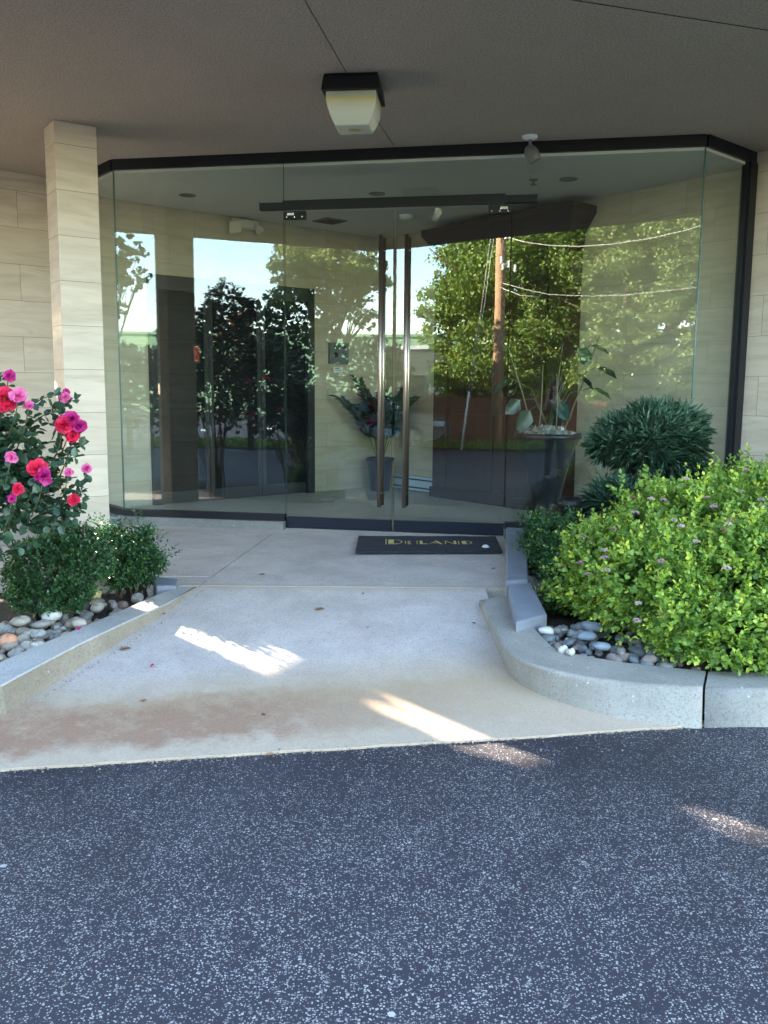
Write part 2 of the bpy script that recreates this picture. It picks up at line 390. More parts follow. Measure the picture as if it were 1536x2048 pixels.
def mk_soil():
    m, nt, N, L, out = nodes('dark soil mulch')
    tc = N('TexCoord'); v = tc.outputs['Object']; a = noise(N, L, v, 30, 8, .75); b = noise(N, L, v, 4, 4)
    c = ramp(N, L, a, [(.3, (.018, .013, .009)), (.55, (.06, .042, .028)), (.75, (.16, .11, .07))])
    p = N('BsdfPrincipled'); L(c, p.inputs['Base Color']); p.inputs['Roughness'].default_value = .95
    L(bump(N, L, math_(N, L, 'ADD', a, b), 1., .03), p.inputs['Normal']); L(p.outputs[0], out.inputs[0]); return m
M['soil'] = mk_soil()
def mk_stone(name, stops):
    m, nt, N, L, out = nodes(name)
    oi = N('ObjectInfo'); tc = N('TexCoord')
    c = ramp(N, L, oi.outputs['Random'], stops, 'CONSTANT')
    ad = N('VectorMath', operation='ADD'); L(tc.outputs['Object'], ad.inputs[0])
    cx = N('CombineXYZ'); L(math_(N, L, 'MULTIPLY', oi.outputs['Random'], 50.), cx.inputs[0]); L(cx.outputs[0], ad.inputs[1])
    nz = noise(N, L, ad.outputs[0], 14, 6, .65, .5); sp = noise(N, L, ad.outputs[0], 160, 3, .7)
    c = mixc(N, L, ramp(N, L, nz, [(.38, (.75, .75, .75)), (.62, (0, 0, 0))]), c, (.10, .085, .07))
    c = mixc(N, L, ramp(N, L, sp, [(.35, (.3, .3, .3)), (.55, (0, 0, 0))]), c, (.09, .08, .07))
    p = N('BsdfPrincipled'); L(c, p.inputs['Base Color']); p.inputs['Roughness'].default_value = .6; p.inputs['Specular IOR Level'].default_value = .3
    L(bump(N, L, sp, .2, .002), p.inputs['Normal']); L(p.outputs[0], out.inputs[0]); return m
M['peb_warm'] = mk_stone('tan river stone', [(0, (.34, .28, .21)), (.12, (.42, .36, .28)), (.25, (.26, .24, .21)), (.4, (.48, .43, .35)), (.52, (.22, .17, .13)), (.64, (.36, .33, .30)), (.76, (.44, .30, .21)), (.85, (.52, .49, .43)), (.93, (.30, .20, .15))])
M['peb_cool'] = mk_stone('grey river stone', [(0, (.20, .22, .23)), (.15, (.28, .29, .28)), (.3, (.16, .18, .20)), (.42, (.34, .32, .28)), (.55, (.24, .19, .17)), (.66, (.22, .25, .27)), (.8, (.42, .42, .40)), (.9, (.33, .23, .20))])
M['peb_white'] = plain('white boulder', (.46, .44, .39), .6, 0, .3, .15, 10, .3)
M['peb_orange'] = plain('orange stone', (.46, .22, .13), .6, 0, .3, .25, 12, .3)
M['peb_blue'] = plain('blue grey flat stone', (.19, .225, .26), .6, 0, .3, .15, 12, .2)
M['peb_pink'] = plain('pink stone', (.33, .22, .21), .6, 0, .3, .2, 12, .2)
M['peb_moss'] = plain('mossy tan stone', (.33, .28, .12), .8, 0, .3, .35, 9, .3)

def mk_wood():
    m, nt, N, L, out = nodes('dark stained wood')
    uv = N('UVMap').outputs[0]; mp = N('Mapping'); mp.inputs['Scale'].default_value = (14, 1.2, 1); L(uv, mp.inputs[0])
    g = noise(N, L, mp.outputs[0], 3, 7, .65, .6)
    c = ramp(N, L, g, [(.3, (.010, .004, .003)), (.55, (.026, .010, .006)), (.75, (.045, .018, .010))])
    p = N('BsdfPrincipled'); L(c, p.inputs['Base Color']); p.inputs['Roughness'].default_value = .38
    L(p.outputs[0], out.inputs[0]); return m
M['wood'] = mk_wood()
def mk_mat():
    m, nt, N, L, out = nodes('ribbed rubber carpet')
    tc = N('TexCoord'); v = tc.outputs['Object']; a = noise(N, L, v, 300, 3, .7)
    c = mixc(N, L, a, (.007, .0075, .012), (.022, .023, .032))
    b = noise(N, L, v, 6, 4); c = mixc(N, L, math_(N, L, 'MULTIPLY', b, .25), c, (.07, .07, .08))
    p = N('BsdfPrincipled'); L(c, p.inputs['Base Color']); p.inputs['Roughness'].default_value = .95
    L(bump(N, L, a, .8, .004), p.inputs['Normal']); L(p.outputs[0], out.inputs[0]); return m
M['mat'] = mk_mat()
def mk_lens():
    m, nt, N, L, out = nodes('yellowed prismatic lens')
    tc = N('TexCoord'); mp = N('Mapping'); mp.inputs['Scale'].default_value = (14, 14, 30); L(tc.outputs['Object'], mp.inputs[0])
    w = noise(N, L, mp.outputs[0], 3, 4, .6); sp = noise(N, L, tc.outputs['Object'], 120, 3)
    sx = N('SeparateXYZ'); L(tc.outputs['Object'], sx.inputs[0])
    zb = math_(N, L, 'ADD', sx.outputs[2], math_(N, L, 'MULTIPLY', w, .012))
    c = ramp(N, L, math_(N, L, 'MULTIPLY_ADD', zb, 4.5, 1.5), [(.0, (.34, .35, .26)), (.08, (.50, .52, .43)), (.45, (.60, .61, .52)), (.68, (.58, .58, .47)), (.74, (.62, .54, .28)), (.84, (.56, .47, .20)), (.88, (.46, .46, .36)), (1, (.42, .42, .34))])
    c = mixc(N, L, math_(N, L, 'MULTIPLY', sp, .3), c, (.35, .36, .30))
    p = N('BsdfPrincipled'); L(c, p.inputs['Base Color']); p.inputs['Roughness'].default_value = .22
    p.inputs['Transmission Weight'].default_value = .15
    L(bump(N, L, sp, .4, .003), p.inputs['Normal'])
    L(p.outputs[0], out.inputs[0]); return m
M['lens'] = mk_lens()
M['spirea'] = leafmat('spirea leaf', [(0, (.085, .16, .04)), (.22, (.16, .27, .055)), (.45, (.26, .39, .07)), (.75, (.42, .53, .085)), (1, (.60, .66, .10))], .5, .34)
M['box'] = leafmat('boxwood leaf', [(0, (.022, .058, .024)), (.5, (.042, .105, .038)), (.8, (.075, .165, .05)), (1, (.17, .30, .06))], .35, .18)
M['box_r'] = leafmat('privet leaf', [(0, (.022, .06, .025)), (.5, (.045, .11, .035)), (.75, (.10, .21, .05)), (1, (.24, .40, .07))], .4, .2)
M['rust'] = leafmat('russet leaf', [(0, (.05, .06, .02)), (.5, (.12, .08, .03)), (1, (.26, .12, .05))], .5, .25)
M['rose'] = leafmat('rose leaf', [(0, (.022, .050, .028)), (.6, (.038, .080, .040)), (.9, (.06, .11, .045)), (1, (.12, .16, .05))], .38, .16)
M['needle'] = leafmat('pine needle', [(0, (.035, .085, .055)), (.5, (.075, .155, .095)), (1, (.19, .29, .17))], .45, .12)
M['palm'] = leafmat('palm frond', [(0, (.018, .05, .035)), (1, (.04, .10, .055))], .4, .15)
M['philo'] = leafmat('big glossy leaf', [(0, (.010, .04, .032)), (1, (.022, .075, .05))], .3, .15)
M['tree'] = leafmat('tree leaf', [(0, (.07, .13, .03)), (.6, (.17, .26, .05)), (.97, (.32, .41, .09)), (1, (.65, .42, .03))], .5, .3)
M['tree2'] = leafmat('olive tree leaf', [(0, (.11, .16, .055)), (.6, (.20, .26, .085)), (1, (.34, .38, .14))], .5, .3)
M['darktree'] = leafmat('dark shrub leaf', [(0, (.018, .04, .02)), (1, (.045, .075, .03))], .5, .15)
def petal(name, a, b): return leafmat(name, [(0, a), (1, b)], .5, .35, .3)
M['petal_red'] = petal('crimson petal', (.50, .012, .04), (.74, .035, .10))
M['petal_mag'] = petal('magenta petal', (.36, .012, .12), (.60, .04, .24))
M['petal_pink'] = petal('pink petal', (.60, .08, .26), (.80, .25, .44))
M['fl_pink'] = petal('pale pink floret', (.60, .38, .42), (.78, .64, .64))
M['fl_mag'] = petal('mauve floret', (.52, .26, .38), (.70, .42, .52))
M['fl_brown'] = petal('spent floret', (.30, .17, .09), (.48, .32, .20))
M['stamen'] = plain('yellow stamen', (.6, .42, .08), .6)
M['deadleaf'] = leafmat('dead leaf', [(0, (.10, .06, .035)), (.5, (.26, .14, .07)), (1, (.40, .22, .12))], .8, .1)
def emit(name, c, s):
    m, nt, N, L, out = nodes(name); e = N('Emission'); e.inputs[0].default_value = (*c, 1); e.inputs[1].default_value = s
    L(e.outputs[0], out.inputs[0]); return m
M['led'] = emit('orange led', (1, .13, .03), .03)

# ------------------------------------------------------------------ foliage arrays
LEAF = np.array([(0, 0, 0), (.30, .36, .10), (.72, .30, .10), (1, 0, -.04), (.72, -.30, .10), (.30, -.36, .10)])
NARROW = np.array([(0, 0, 0), (.3, .12, .02), (.72, .09, .02), (1, 0, -.1), (.72, -.09, .02), (.3, -.12, .02)])
def norm(a): return a / np.maximum(np.linalg.norm(a, axis=1, keepdims=True), 1e-9)
class Leaves:
    def __init__(s): s.V = []; s.T = []
    def add(s, pos, dirs, length, tint, shape=LEAF, width=1., upj=.5):
        n = len(pos); pos = np.asarray(pos, float); X = norm(np.asarray(dirs, float))
        up = np.tile([0, 0, 1.], (n, 1)) + RNG.normal(0, upj, (n, 3))
        Y = norm(np.cross(up, X)); Z = np.cross(X, Y)
        Ln = np.broadcast_to(np.asarray(length, float), (n,))[:, None, None]
        P = pos[:, None, :] + Ln * (shape[None, :, 0:1] * X[:, None, :] + shape[None, :, 1:2] * width * Y[:, None, :] + shape[None, :, 2:3] * Z[:, None, :])
        s.V.append(P.reshape(-1, 3)); s.T.append(np.repeat(np.broadcast_to(np.asarray(tint, float), (n,)), 2))
    def build(s, name, mat, parent=None, loc=None):
        V = np.concatenate(s.V); n = len(V) // 6
        org = Vector(loc) if loc is not None else (parent_world(parent) if parent else Vector((0, 0, 0)))
        V = V - np.array(org); me = bpy.data.meshes.new(name)
        me.vertices.add(len(V)); me.vertices.foreach_set('co', V.astype(np.float32).ravel())
        base = (np.arange(n) * 6)[:, None]
        q = np.concatenate([base + np.array([0, 3, 2, 1]), base + np.array([0, 5, 4, 3])], 1).reshape(-1)
        me.loops.add(len(q)); me.loops.foreach_set('vertex_index', q.astype(np.int32))
        me.polygons.add(2 * n); me.polygons.foreach_set('loop_start', (np.arange(2 * n) * 4).astype(np.int32))
        me.polygons.foreach_set('loop_total', np.full(2 * n, 4, np.int32))
        me.update(calc_edges=True)
        a = me.attributes.new('tint', 'FLOAT', 'FACE'); a.data.foreach_set('value', np.concatenate(s.T).astype(np.float32))
        me.materials.append(mat)
        o = bpy.data.objects.new(name, me); COL.objects.link(o)
        if parent: o.parent = parent; o.location = org - parent_world(parent)
        else: o.location = org
        return o
def rdir(n, zmin=-1.):
    z = RNG.uniform(zmin, 1, n); a = RNG.uniform(0, 2 * np.pi, n); r = np.sqrt(1 - z * z)
    return np.stack([r * np.cos(a), r * np.sin(a), z], 1)
def inblobs(blobs, n, shell=.75):
    """random points in a union of ellipsoids, mostly near the skin; returns points and outward directions"""
    w = np.array([b[3] * b[4] + b[4] * b[5] + b[3] * b[5] for b in blobs]); k = RNG.choice(len(blobs), n, p=w / w.sum())
    B = np.array(blobs)[k]; d = rdir(n, -.6); r = shell + (1 - shell) * RNG.random(n) ** .6
    lump = 1 + .10 * np.sin(d[:, 0] * 5 + B[:, 0] * 9) * np.sin(d[:, 1] * 6 + 1) + .08 * np.sin(d[:, 2] * 7 + B[:, 1] * 5)
    p = B[:, :3] + d * B[:, 3:6] * (r * lump)[:, None]
    out = norm(d / B[:, 3:6])
    # drop what sits deep inside another blob
    keep = np.ones(n, bool)
    for b in blobs:
        b = np.array(b); q = np.linalg.norm((p - b[:3]) / b[3:6], axis=1); keep &= q > shell * .88
    return p[keep], out[keep]
def sprigs(lv, p, out, nl, length, tint0, tipgain, stemlen, droop=0., shape=LEAF, width=1., spread=1., jit=.35):
    n = len(p); ax = norm(out + np.array([0, 0, .45]) + RNG.normal(0, jit, (n, 3)))
    side = norm(np.cross(ax, RNG.normal(0, 1, (n, 3)))); s2 = np.cross(ax, side)
    tb = RNG.random(n) ** 1.5
    for k in range(nl):
        t = (k + 1) / nl; ang = k * 2.4
        rad = side * math.cos(ang) + s2 * math.sin(ang)
        d = norm(ax * (.25 + .75 * t) + rad * spread * (1.1 - .45 * t) + np.array([0, 0, -droop]))
        ln = length * (1.1 - .45 * t) * RNG.uniform(.75, 1.2, n)
        ti = np.clip(tint0 * RNG.uniform(.2, 1, n) * (.5 + .5 * tb) + tipgain * (t ** 2) * tb + RNG.normal(0, .05, n), 0, 1)
        lv.add(p + ax * stemlen * (t - .6), d, ln, ti, shape, width)

# ------------------------------------------------------------------ world, sun, camera
w = bpy.data.worlds.new('World'); S.world = w; w.use_nodes = True; nt = w.node_tree; nt.nodes.clear()
sky = nt.nodes.new('ShaderNodeTexSky'); sky.sky_type = 'NISHITA'; sky.sun_disc = False
sky.sun_elevation = R(SEL); sky.sun_rotation = math.atan2(SUN.x, SUN.y); sky.air_density = 1.0; sky.dust_density = .25; sky.ozone_density = 1.1
bg = nt.nodes.new('ShaderNodeBackground'); bg.inputs[1].default_value = .15
wo = nt.nodes.new('ShaderNodeOutputWorld'); nt.links.new(sky.outputs[0], bg.inputs[0]); nt.links.new(bg.outputs[0], wo.inputs[0])
sd = bpy.data.lights.new('sun', 'SUN'); sd.energy = 5.0; sd.angle = R(.5); sd.color = (1, .86, .68)
so = bpy.data.objects.new('sun', sd); COL.objects.link(so); so.location = (-8, 12, 9)
tosun = Vector((SUN.x * math.cos(R(SEL)), SUN.y * math.cos(R(SEL)), math.sin(R(SEL))))
so.rotation_euler = tosun.to_track_quat('Z', 'Y').to_euler()
cd = bpy.data.cameras.new('camera'); co = bpy.data.objects.new('camera', cd); COL.objects.link(co); S.camera = co
cd.sensor_fit = 'VERTICAL'; cd.sensor_height = 24; cd.lens = F / 2048 * 24; cd.clip_start = .02; cd.clip_end = 1500
mw = Matrix((_r, _u, -_f)).transposed().to_4x4(); mw.translation = Vector((0, 0, CAMZ)); co.matrix_world = mw
S.view_settings.view_transform = 'Standard'; S.view_settings.look = 'None'; S.view_settings.gamma = 1; S.view_settings.exposure = 3.9
S.cycles.max_bounces = 10; S.cycles.diffuse_bounces = 5; S.cycles.glossy_bounces = 5; S.cycles.transparent_max_bounces = 24
S.cycles.use_denoising = True; S.cycles.sample_clamp_indirect = 8
exec_parts = []
# ------------------------------------------------------------------ GROUND
mb = MB(); mb.add([(-400, -500, 0), (400, -500, 0), (400, 400, 0), (-400, 400, 0)], [(0, 1, 2, 3)])
# finer top sheet not needed: chips are in the material
tag(mb.build('asphalt_drive', M['asphalt']), kind='structure')

def fe_y(x): return 3.586 + (x + 1.627) * (4.134 - 3.586) / (1.451 + 1.627)
JY = 5.95
def ramp_z(x, y):
    e = fe_y(x); t = max(0., min(1., (y - e) / (JY - e))); return .012 + .273 * t
mb = MB(); nx, ny = 60, 30; xs = [-3.4 + i * (1.7 + 3.4) / nx for i in range(nx + 1)]; vs = []
rj = random.Random(3)
LKL = [(-1.235, 5.95), (-1.50, 5.60), (-1.70, 5.05), (-1.86, 4.60), (-1.93, 4.25), (-1.97, 4.12), (-2.1, 4.02), (-3.4, 3.9)]
RKL = [(.70, 5.95), (.70, 5.62), (.74, 5.15), (.79, 4.85), (.84, 4.62), (.93, 4.45), (1.10, 4.30), (1.30, 4.24), (1.7, 4.20)]
def lim(P, y, dflt):
    for (x0, y0), (x1, y1) in zip(P[:-1], P[1:]):
        if y1 <= y <= y0: return x0 + (x1 - x0) * (y0 - y) / max(y0 - y1, 1e-6)
    return dflt
for j in range(ny + 1):
    for i_, x0_ in enumerate(xs):
        x = x0_
        for _ in range(3):
            e = fe_y(x); y = e + (JY - .006 - e) * j / ny
            a_ = lim(LKL, y, -3.4); b_ = lim(RKL, y, 1.7); x = a_ + (b_ - a_) * i_ / nx
        if j == 0: y += rj.uniform(-.006, .006)
        vs.append((x, y, ramp_z(x, y)))
fs = [(j * (nx + 1) + i, j * (nx + 1) + i + 1, (j + 1) * (nx + 1) + i + 1, (j + 1) * (nx + 1) + i) for j in range(ny) for i in range(nx)]
mb.add(vs, fs)
b = len(mb.v); mb.add([(v[0], v[1], -.05) for v in vs[:nx + 1]] + vs[:nx + 1], [(i, i + 1, nx + 2 + i, nx + 1 + i) for i in range(nx)])
tag(mb.build('entrance_ramp', M['concrete']), kind='structure')
# upper landing: two slabs split by the oblique joint
J0 = Vector((-1.262, 5.95)); J1 = Vector((-.986, 8.15))
mb = MB(); g = .005
mb.prism([(J0.x + g, JY + .006), (2.2, JY + .006), (2.9, 7.6), (J1.x + g, 8.32)], 0, [.285, .285, .315, .318])
mb.prism([(-9, 6.25), (-1.235 - g + .0, 6.25), (J1.x - g, 8.32), (-3.3, 9.4), (-9, 4.7)], 0, [.285, .287, .318, .318, .285])
mb.prism([(-1.62, JY + .006), (J0.x - g, JY + .006), (-1.225 - g, 6.245), (-1.50, 6.245)], 0, .284)
tag(mb.build('landing_slab', M['concrete']), kind='structure')
# planting beds
mb = MB(); mb.prism([(-1.62, 6.2), (-9, 6.2), (-9, 3.2), (-2.2, 3.8), (-1.9, 4.3)], -.02, .165)
tag(mb.build('left_planting_bed', M['soil']), kind='structure')
mb = MB(); mb.prism([(.86, 5.5), (.98, 4.85), (1.35, 4.45), (2.3, 4.36), (7, 4.6), (7, 7.5), (3.3, 8.1), (2.62, 7.6), (1.25, 7.86), (1.2, 6.9), (1.02, 5.9)], -.02, .165)
tag(mb.build('right_planting_bed', M['soil']), kind='structure')
# grass strip and road stripe far behind the photographer
a, b_, c_, d_ = [behind(x, 892, Y) for x, Y in ((300, 24.5), (1500, 24.5), (1500, 27.3), (300, 27.3))]
mb = MB(); mb.add([(p.x, p.y, .03) for p in (a, b_, c_, d_)], [(0, 1, 2, 3), (3, 2, 1, 0)][:1])
lv = Leaves(); n = 9000
uu = RNG.random((n, 2)); P = np.array([(1 - u) * (1 - v) * np.array(a) + u * (1 - v) * np.array(b_) + u * v * np.array(c_) + (1 - u) * v * np.array(d_) for u, v in uu]); P[:, 2] = .03
lv.add(P, rdir(n, .4), RNG.uniform(.08, .22, n), RNG.random(n), NARROW)
g_ = lv.build('grass_verge', M['tree'], loc=(a.x, a.y, 0)); tag(g_, 'mown grass verge in front of the brown fence', 'grass', kind='stuff')
tag(mb.build('verge_ground', M['moss']), kind='structure')

# ------------------------------------------------------------------ KERBS
def strip_kerb(name, out_pts, top_pts, in_pts, mats, label, cat, group=None, bevel=.008):
    """out: foot of the face, top: arris, in: inner top edge, all 3-D polylines of one length"""
    mb = MB(); n = len(out_pts); vs = []
    for o, t, i in zip(out_pts, top_pts, in_pts):
        o, t, i = Vector(o), Vector(t), Vector(i)
        dn = (o - t).normalized(); di = (i - t).normalized()
        vs += [Vector((o.x, o.y, o.z - .12)), t + dn * bevel, t + (dn + di) * bevel * .3, t + di * bevel, i, Vector((i.x, i.y, -.05))]
    k = 6
    for j in range(n - 1):
        for q in range(k - 1):
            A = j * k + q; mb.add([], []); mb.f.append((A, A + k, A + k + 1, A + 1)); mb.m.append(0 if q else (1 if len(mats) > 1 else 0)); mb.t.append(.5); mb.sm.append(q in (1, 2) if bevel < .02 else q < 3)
    mb.v = [tuple(v) for v in vs]
    mb.f += [tuple(range(k)), tuple((n - 1) * k + q for q in range(k - 1, -1, -1))]; mb.m += [0, 0]; mb.t += [.5] * 2; mb.sm += [False] * 2
    o = mb.build(name, mats, loc=(out_pts[0][0], out_pts[0][1], 0)); return tag(o, label, cat, group)
def gp(x, y):                                   # pixel on the ramp
    z = .1
    for _ in range(12): p = atz(x, y, z); z = ramp_z(p.x, p.y)
    return p
# left kerb
foot = [gp(390, 1178), gp(330, 1210), gp(240, 1268), gp(170, 1308), gp(90, 1358), gp(30, 1397)]
tops = [atz(392, 1173, .287), atz(337, 1205, .28), atz(246, 1246, .265), atz(155, 1289, .25), atz(75, 1331, .23), atz(4, 1369, .21)]
inn = [atz(352, 1174, .289), atz(300, 1196, .282), atz(225, 1229, .267), atz(150, 1260, .252), atz(70, 1293, .232), atz(-30, 1338, .215)]
# foot directly under the arris
foot = [Vector((t.x + .035, t.y - .03, ramp_z(t.x, t.y))) for t in tops]
e = Vector((-.62, -.10, 0))
for L_, (ex, zz) in ((foot, (e, 0)), (tops, (e, 0)), (inn, (e + Vector((.02, .26, 0)), 0))):
    pass
foot += [foot[-1] + Vector((-.06, -.04, 0)), foot[-1] + Vector((-.9, -.12, 0))]
tops += [tops[-1] + Vector((-.06, -.03, 0)), tops[-1] + Vector((-.9, -.11, 0))]
inn += [inn[-1] + Vector((-.05, .0, 0)), inn[-1] + Vector((-.9, -.05, 0))]
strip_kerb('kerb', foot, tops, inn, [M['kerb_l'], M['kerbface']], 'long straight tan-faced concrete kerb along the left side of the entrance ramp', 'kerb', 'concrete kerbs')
# right kerb, curving round the bed, two stones with a gap
Tr = [atz(961, 1201, .283), atz(995, 1272, .262), atz(1016, 1303, .25), atz(1040, 1320, .245), atz(1080, 1335, .235), atz(1131, 1348, .222), atz(1190, 1358, .21), atz(1248, 1365, .2), atz(1320, 1371, .197), atz(1405, 1376, .195)]
Fr = [Vector((.62, 5.70, .27)), gp(1000, 1296), gp(1018, 1330), gp(1034, 1350), gp(1060, 1370), gp(1102, 1393), gp(1160, 1416), gp(1230, 1438), gp(1305, 1450), gp(1405, 1456)]
Ir = [atz(1012, 1190, .29), atz(1058, 1245, .27), atz(1085, 1275, .255), atz(1112, 1299, .245), atz(1150, 1308, .235), atz(1205, 1318, .225), atz(1250, 1325, .21), atz(1300, 1331, .2), atz(1360, 1337, .197), atz(1412, 1342, .195)]
Fr[-1].z = 0; Fr[-2].z = .0
def smooth(P, k=4):
    o = []
    for i in range(len(P) - 1):
        a, b, c, d = P[max(i - 1, 0)], P[i], P[i + 1], P[min(i + 2, len(P) - 1)]
        for j in range(k):
            t = j / k; o.append(.5 * ((2 * b) + (c - a) * t + (2 * a - 5 * b + 4 * c - d) * t * t + (3 * b - a - 3 * c + d) * t ** 3))
    return o + [P[-1]]
strip_kerb('kerb', smooth(Fr)[::-1], smooth(Tr)[::-1], smooth(Ir)[::-1], [M['kerb']], 'curved grey concrete kerb sweeping from the ramp round the right bed', 'kerb', 'concrete kerbs', .03)
A = [atz(1410, 1457, 0), atz(1540, 1454, 0), Vector((6.5, 4.75, 0))]
T_ = [atz(1410, 1377, .195), atz(1540, 1378, .195), Vector((6.5, 4.78, .195))]
I_ = [atz(1417, 1343, .195), atz(1545, 1345, .195), Vector((6.5, 4.93, .195))]
strip_kerb('kerb', A[::-1], T_[::-1], I_[::-1], [M['kerb']], 'straight grey kerb stone under the pink-flowered bush, right of the kerb joint', 'kerb', 'concrete kerbs', .03)
# slate edging
def slab4(pts, z0, z1, mat, name, label, cat, group=None):
    mb = MB(); mb.prism([(p.x, p.y) for p in pts], z0, z1); o = mb.build(name, mat, loc=(pts[0].x, pts[0].y, z0)); 
    bv = o.modifiers.new('bevel', 'BEVEL'); bv.width = .012; bv.segments = 2
    return tag(o, label, cat, group)
slab4([atz(1012, 1160, .40), atz(1057, 1157, .40), atz(1052, 1055, .43), atz(1012, 1053, .43)], .2, [.395, .395, .425, .425], M['slate'], 'edging_stone', 'long slate edging stone running from the doors beside the mat', 'edging stone', 'slate edging stones')
slab4([atz(1032, 1238, .34), atz(1095, 1222, .34), atz(1062, 1163, .38), atz(1016, 1168, .38)], .15, [.32, .32, .375, .375], M['slate'], 'edging_stone', 'second slate edging stone, angled down towards the river stones', 'edging stone', 'slate edging stones')
slab4([atz(352, 1172, .31), atz(312, 1172, .31), atz(300, 1152, .31), atz(358, 1158, .31)], .2, .312, M['slate'], 'edging_stone', 'small flat slate piece at the end of the left kerb beside the boxwood', 'edging stone', 'slate edging stones')
for k in range(5):
    mb = MB(); p = atz(222 + rj.uniform(-3, 3), 1052, .33); mb.box((p.x + rj.uniform(-.01, .01), p.y, .33 + k * .022), (.16, .14, .017), (1, rj.uniform(-.1, .2), 0))
    tag(mb.build('slate_tile', M['slate'], loc=(p.x, p.y, .33 + k * .022)), ['lowest slate tile of the little stack by the column', 'second slate tile from the ground in the stack by the column', 'middle slate tile of the stack by the column', 'second slate tile from the top in the stack by the column', 'topmost slate tile of the stack by the column'][k], 'tile', 'stacked slate tiles')
#PART2
# ------------------------------------------------------------------ BUILDING
bld = thing('office_building', 'cream limestone tiled office building with a deep flat overhanging canopy above the glass entrance', 'building', (-3.2, 9.4, 0))
def wl1(s, off=0): p = CORN - W1 * s - Vector((-W1.y, W1.x, 0)) * -off; return (p.x, p.y)      # s metres left of the inner corner
N1 = Vector((-W1.y, W1.x, 0))                    # away from the drive
N2 = Vector((-W2.y, W2.x, 0))
def seg(mb, base, d, n, s0, s1, z0, z1, th=.32, off=0.):
    a = base + d * s0 + n * off; b = base + d * s1 + n * off; c = b + n * th; e = a + n * th
    mb.prism([(a.x, a.y), (b.x, b.y), (c.x, c.y), (e.x, e.y)], z0, z1)
# unseen openings added to the wall to shape the low sun into patches
t = (CORN.y - .8244 * -1.465 * -1 - 5.415) if False else None
sl = ((CORN - Vector((-4.67, 8.25, 0))).length)
mb = MB()
S0_, S1_ = sl - .22, sl + .13
holes = [(S0_, S1_, 1.57, 1.99), (S0_, S1_ - .13, 2.05, 2.36), (S0_, S1_ - .17, 2.50, 2.75), (S1_ + .22, S1_ + 2.5, .30, 1.28), (5.25, 5.36, 2.12, 2.34)]
ss = sorted({-.32, 26.} | {h[0] for h in holes} | {h[1] for h in holes}); zs_ = sorted({0., 7.2} | {h[2] for h in holes} | {h[3] for h in holes})  # wall carried on unseen to the left so its shadow covers the drive
for i in range(len(ss) - 1):
    run = None
    for j in range(len(zs_) - 1):
        sm_, zm_ = (ss[i] + ss[i + 1]) / 2, (zs_[j] + zs_[j + 1]) / 2; solid = not any(h[0] < sm_ < h[1] and h[2] < zm_ < h[3] for h in holes)
        if solid and run is None: run = zs_[j]
        if run is not None and (not solid or j == len(zs_) - 2):
            seg(mb, CORN, -W1, N1, ss[i], ss[i + 1], run, zs_[j] if not solid else zs_[j + 1]); run = None
mb.build('wall', M['stone'], bld, uv=True)
mb = MB(); seg(mb, CORN, W2, N2, 0, 16, 0, 7.2); mb.build('wall', M['stone'], bld, uv=True)
# unseen leaf screen added behind the openings to break the sun up
vn = thing('sun_leaf_screen', 'unseen leaf screen added behind the sun openings in the left wall to break up the light', 'leaf screen', CORN - W1 * sl + N1 * .6)
lv = Leaves(); P = []; VL = []
for (n, z0, z1, a0, a1) in ((10, 1.94, 2.02, -.25, .25), (26, 2.08, 2.36, -.25, .25), (5, 1.55, 1.75, -.20, -.12), (30, 2.5, 2.7, -.2, .2), (90, 2.6, 3.1, -.25, .0), (60, 2.85, 3.2, -.2, .2)):
    for _ in range(n):
        q = CORN - W1 * (sl - rj.uniform(a0, a1) - .04 * 0) + N1 * rj.uniform(.45, .7); P.append((q.x, q.y, rj.uniform(z0, z1) + .18))
P = np.array(P); lv.add(P, rdir(len(P), -.9), RNG.uniform(.05, .10, len(P)), RNG.random(len(P)), LEAF, 1.1, 1.); lv.build('foliage', M['box_r'], vn)
mb_ = MB(); q = CORN - W1 * sl + N1 * .6
for k in range(4): mb_.tube([q + Vector((-.3 + k * .05, 0, 0)), q + Vector((-.28 + k * .12, .05, 1.6)), q + Vector((-.2 + k * .16, 0, 3.4))], [.012, .009, .005], 6)
mb_.build('stem', M['bark'], vn)
# inner faces of the lobby use the interior tile coursing
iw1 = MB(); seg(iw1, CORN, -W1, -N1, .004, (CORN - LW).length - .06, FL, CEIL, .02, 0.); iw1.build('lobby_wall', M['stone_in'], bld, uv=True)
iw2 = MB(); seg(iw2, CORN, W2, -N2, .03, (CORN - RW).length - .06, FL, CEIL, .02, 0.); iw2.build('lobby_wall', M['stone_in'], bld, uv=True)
mb = MB(); mb.prism([(GL.x, GL.y), (GR.x, GR.y), (RW.x, RW.y), (CORN.x, CORN.y), (LW.x, LW.y)], .1, FL + .004); mb.build('lobby_floor', M['floor_tile'], bld, uv=True)
mb = MB(); mb.prism([(GL.x, GL.y), (GR.x, GR.y), (RW.x, RW.y), (CORN.x, CORN.y), (LW.x, LW.y)], CEIL, CEIL + .1); mb.build('lobby_ceiling', M['ceiling'], bld)
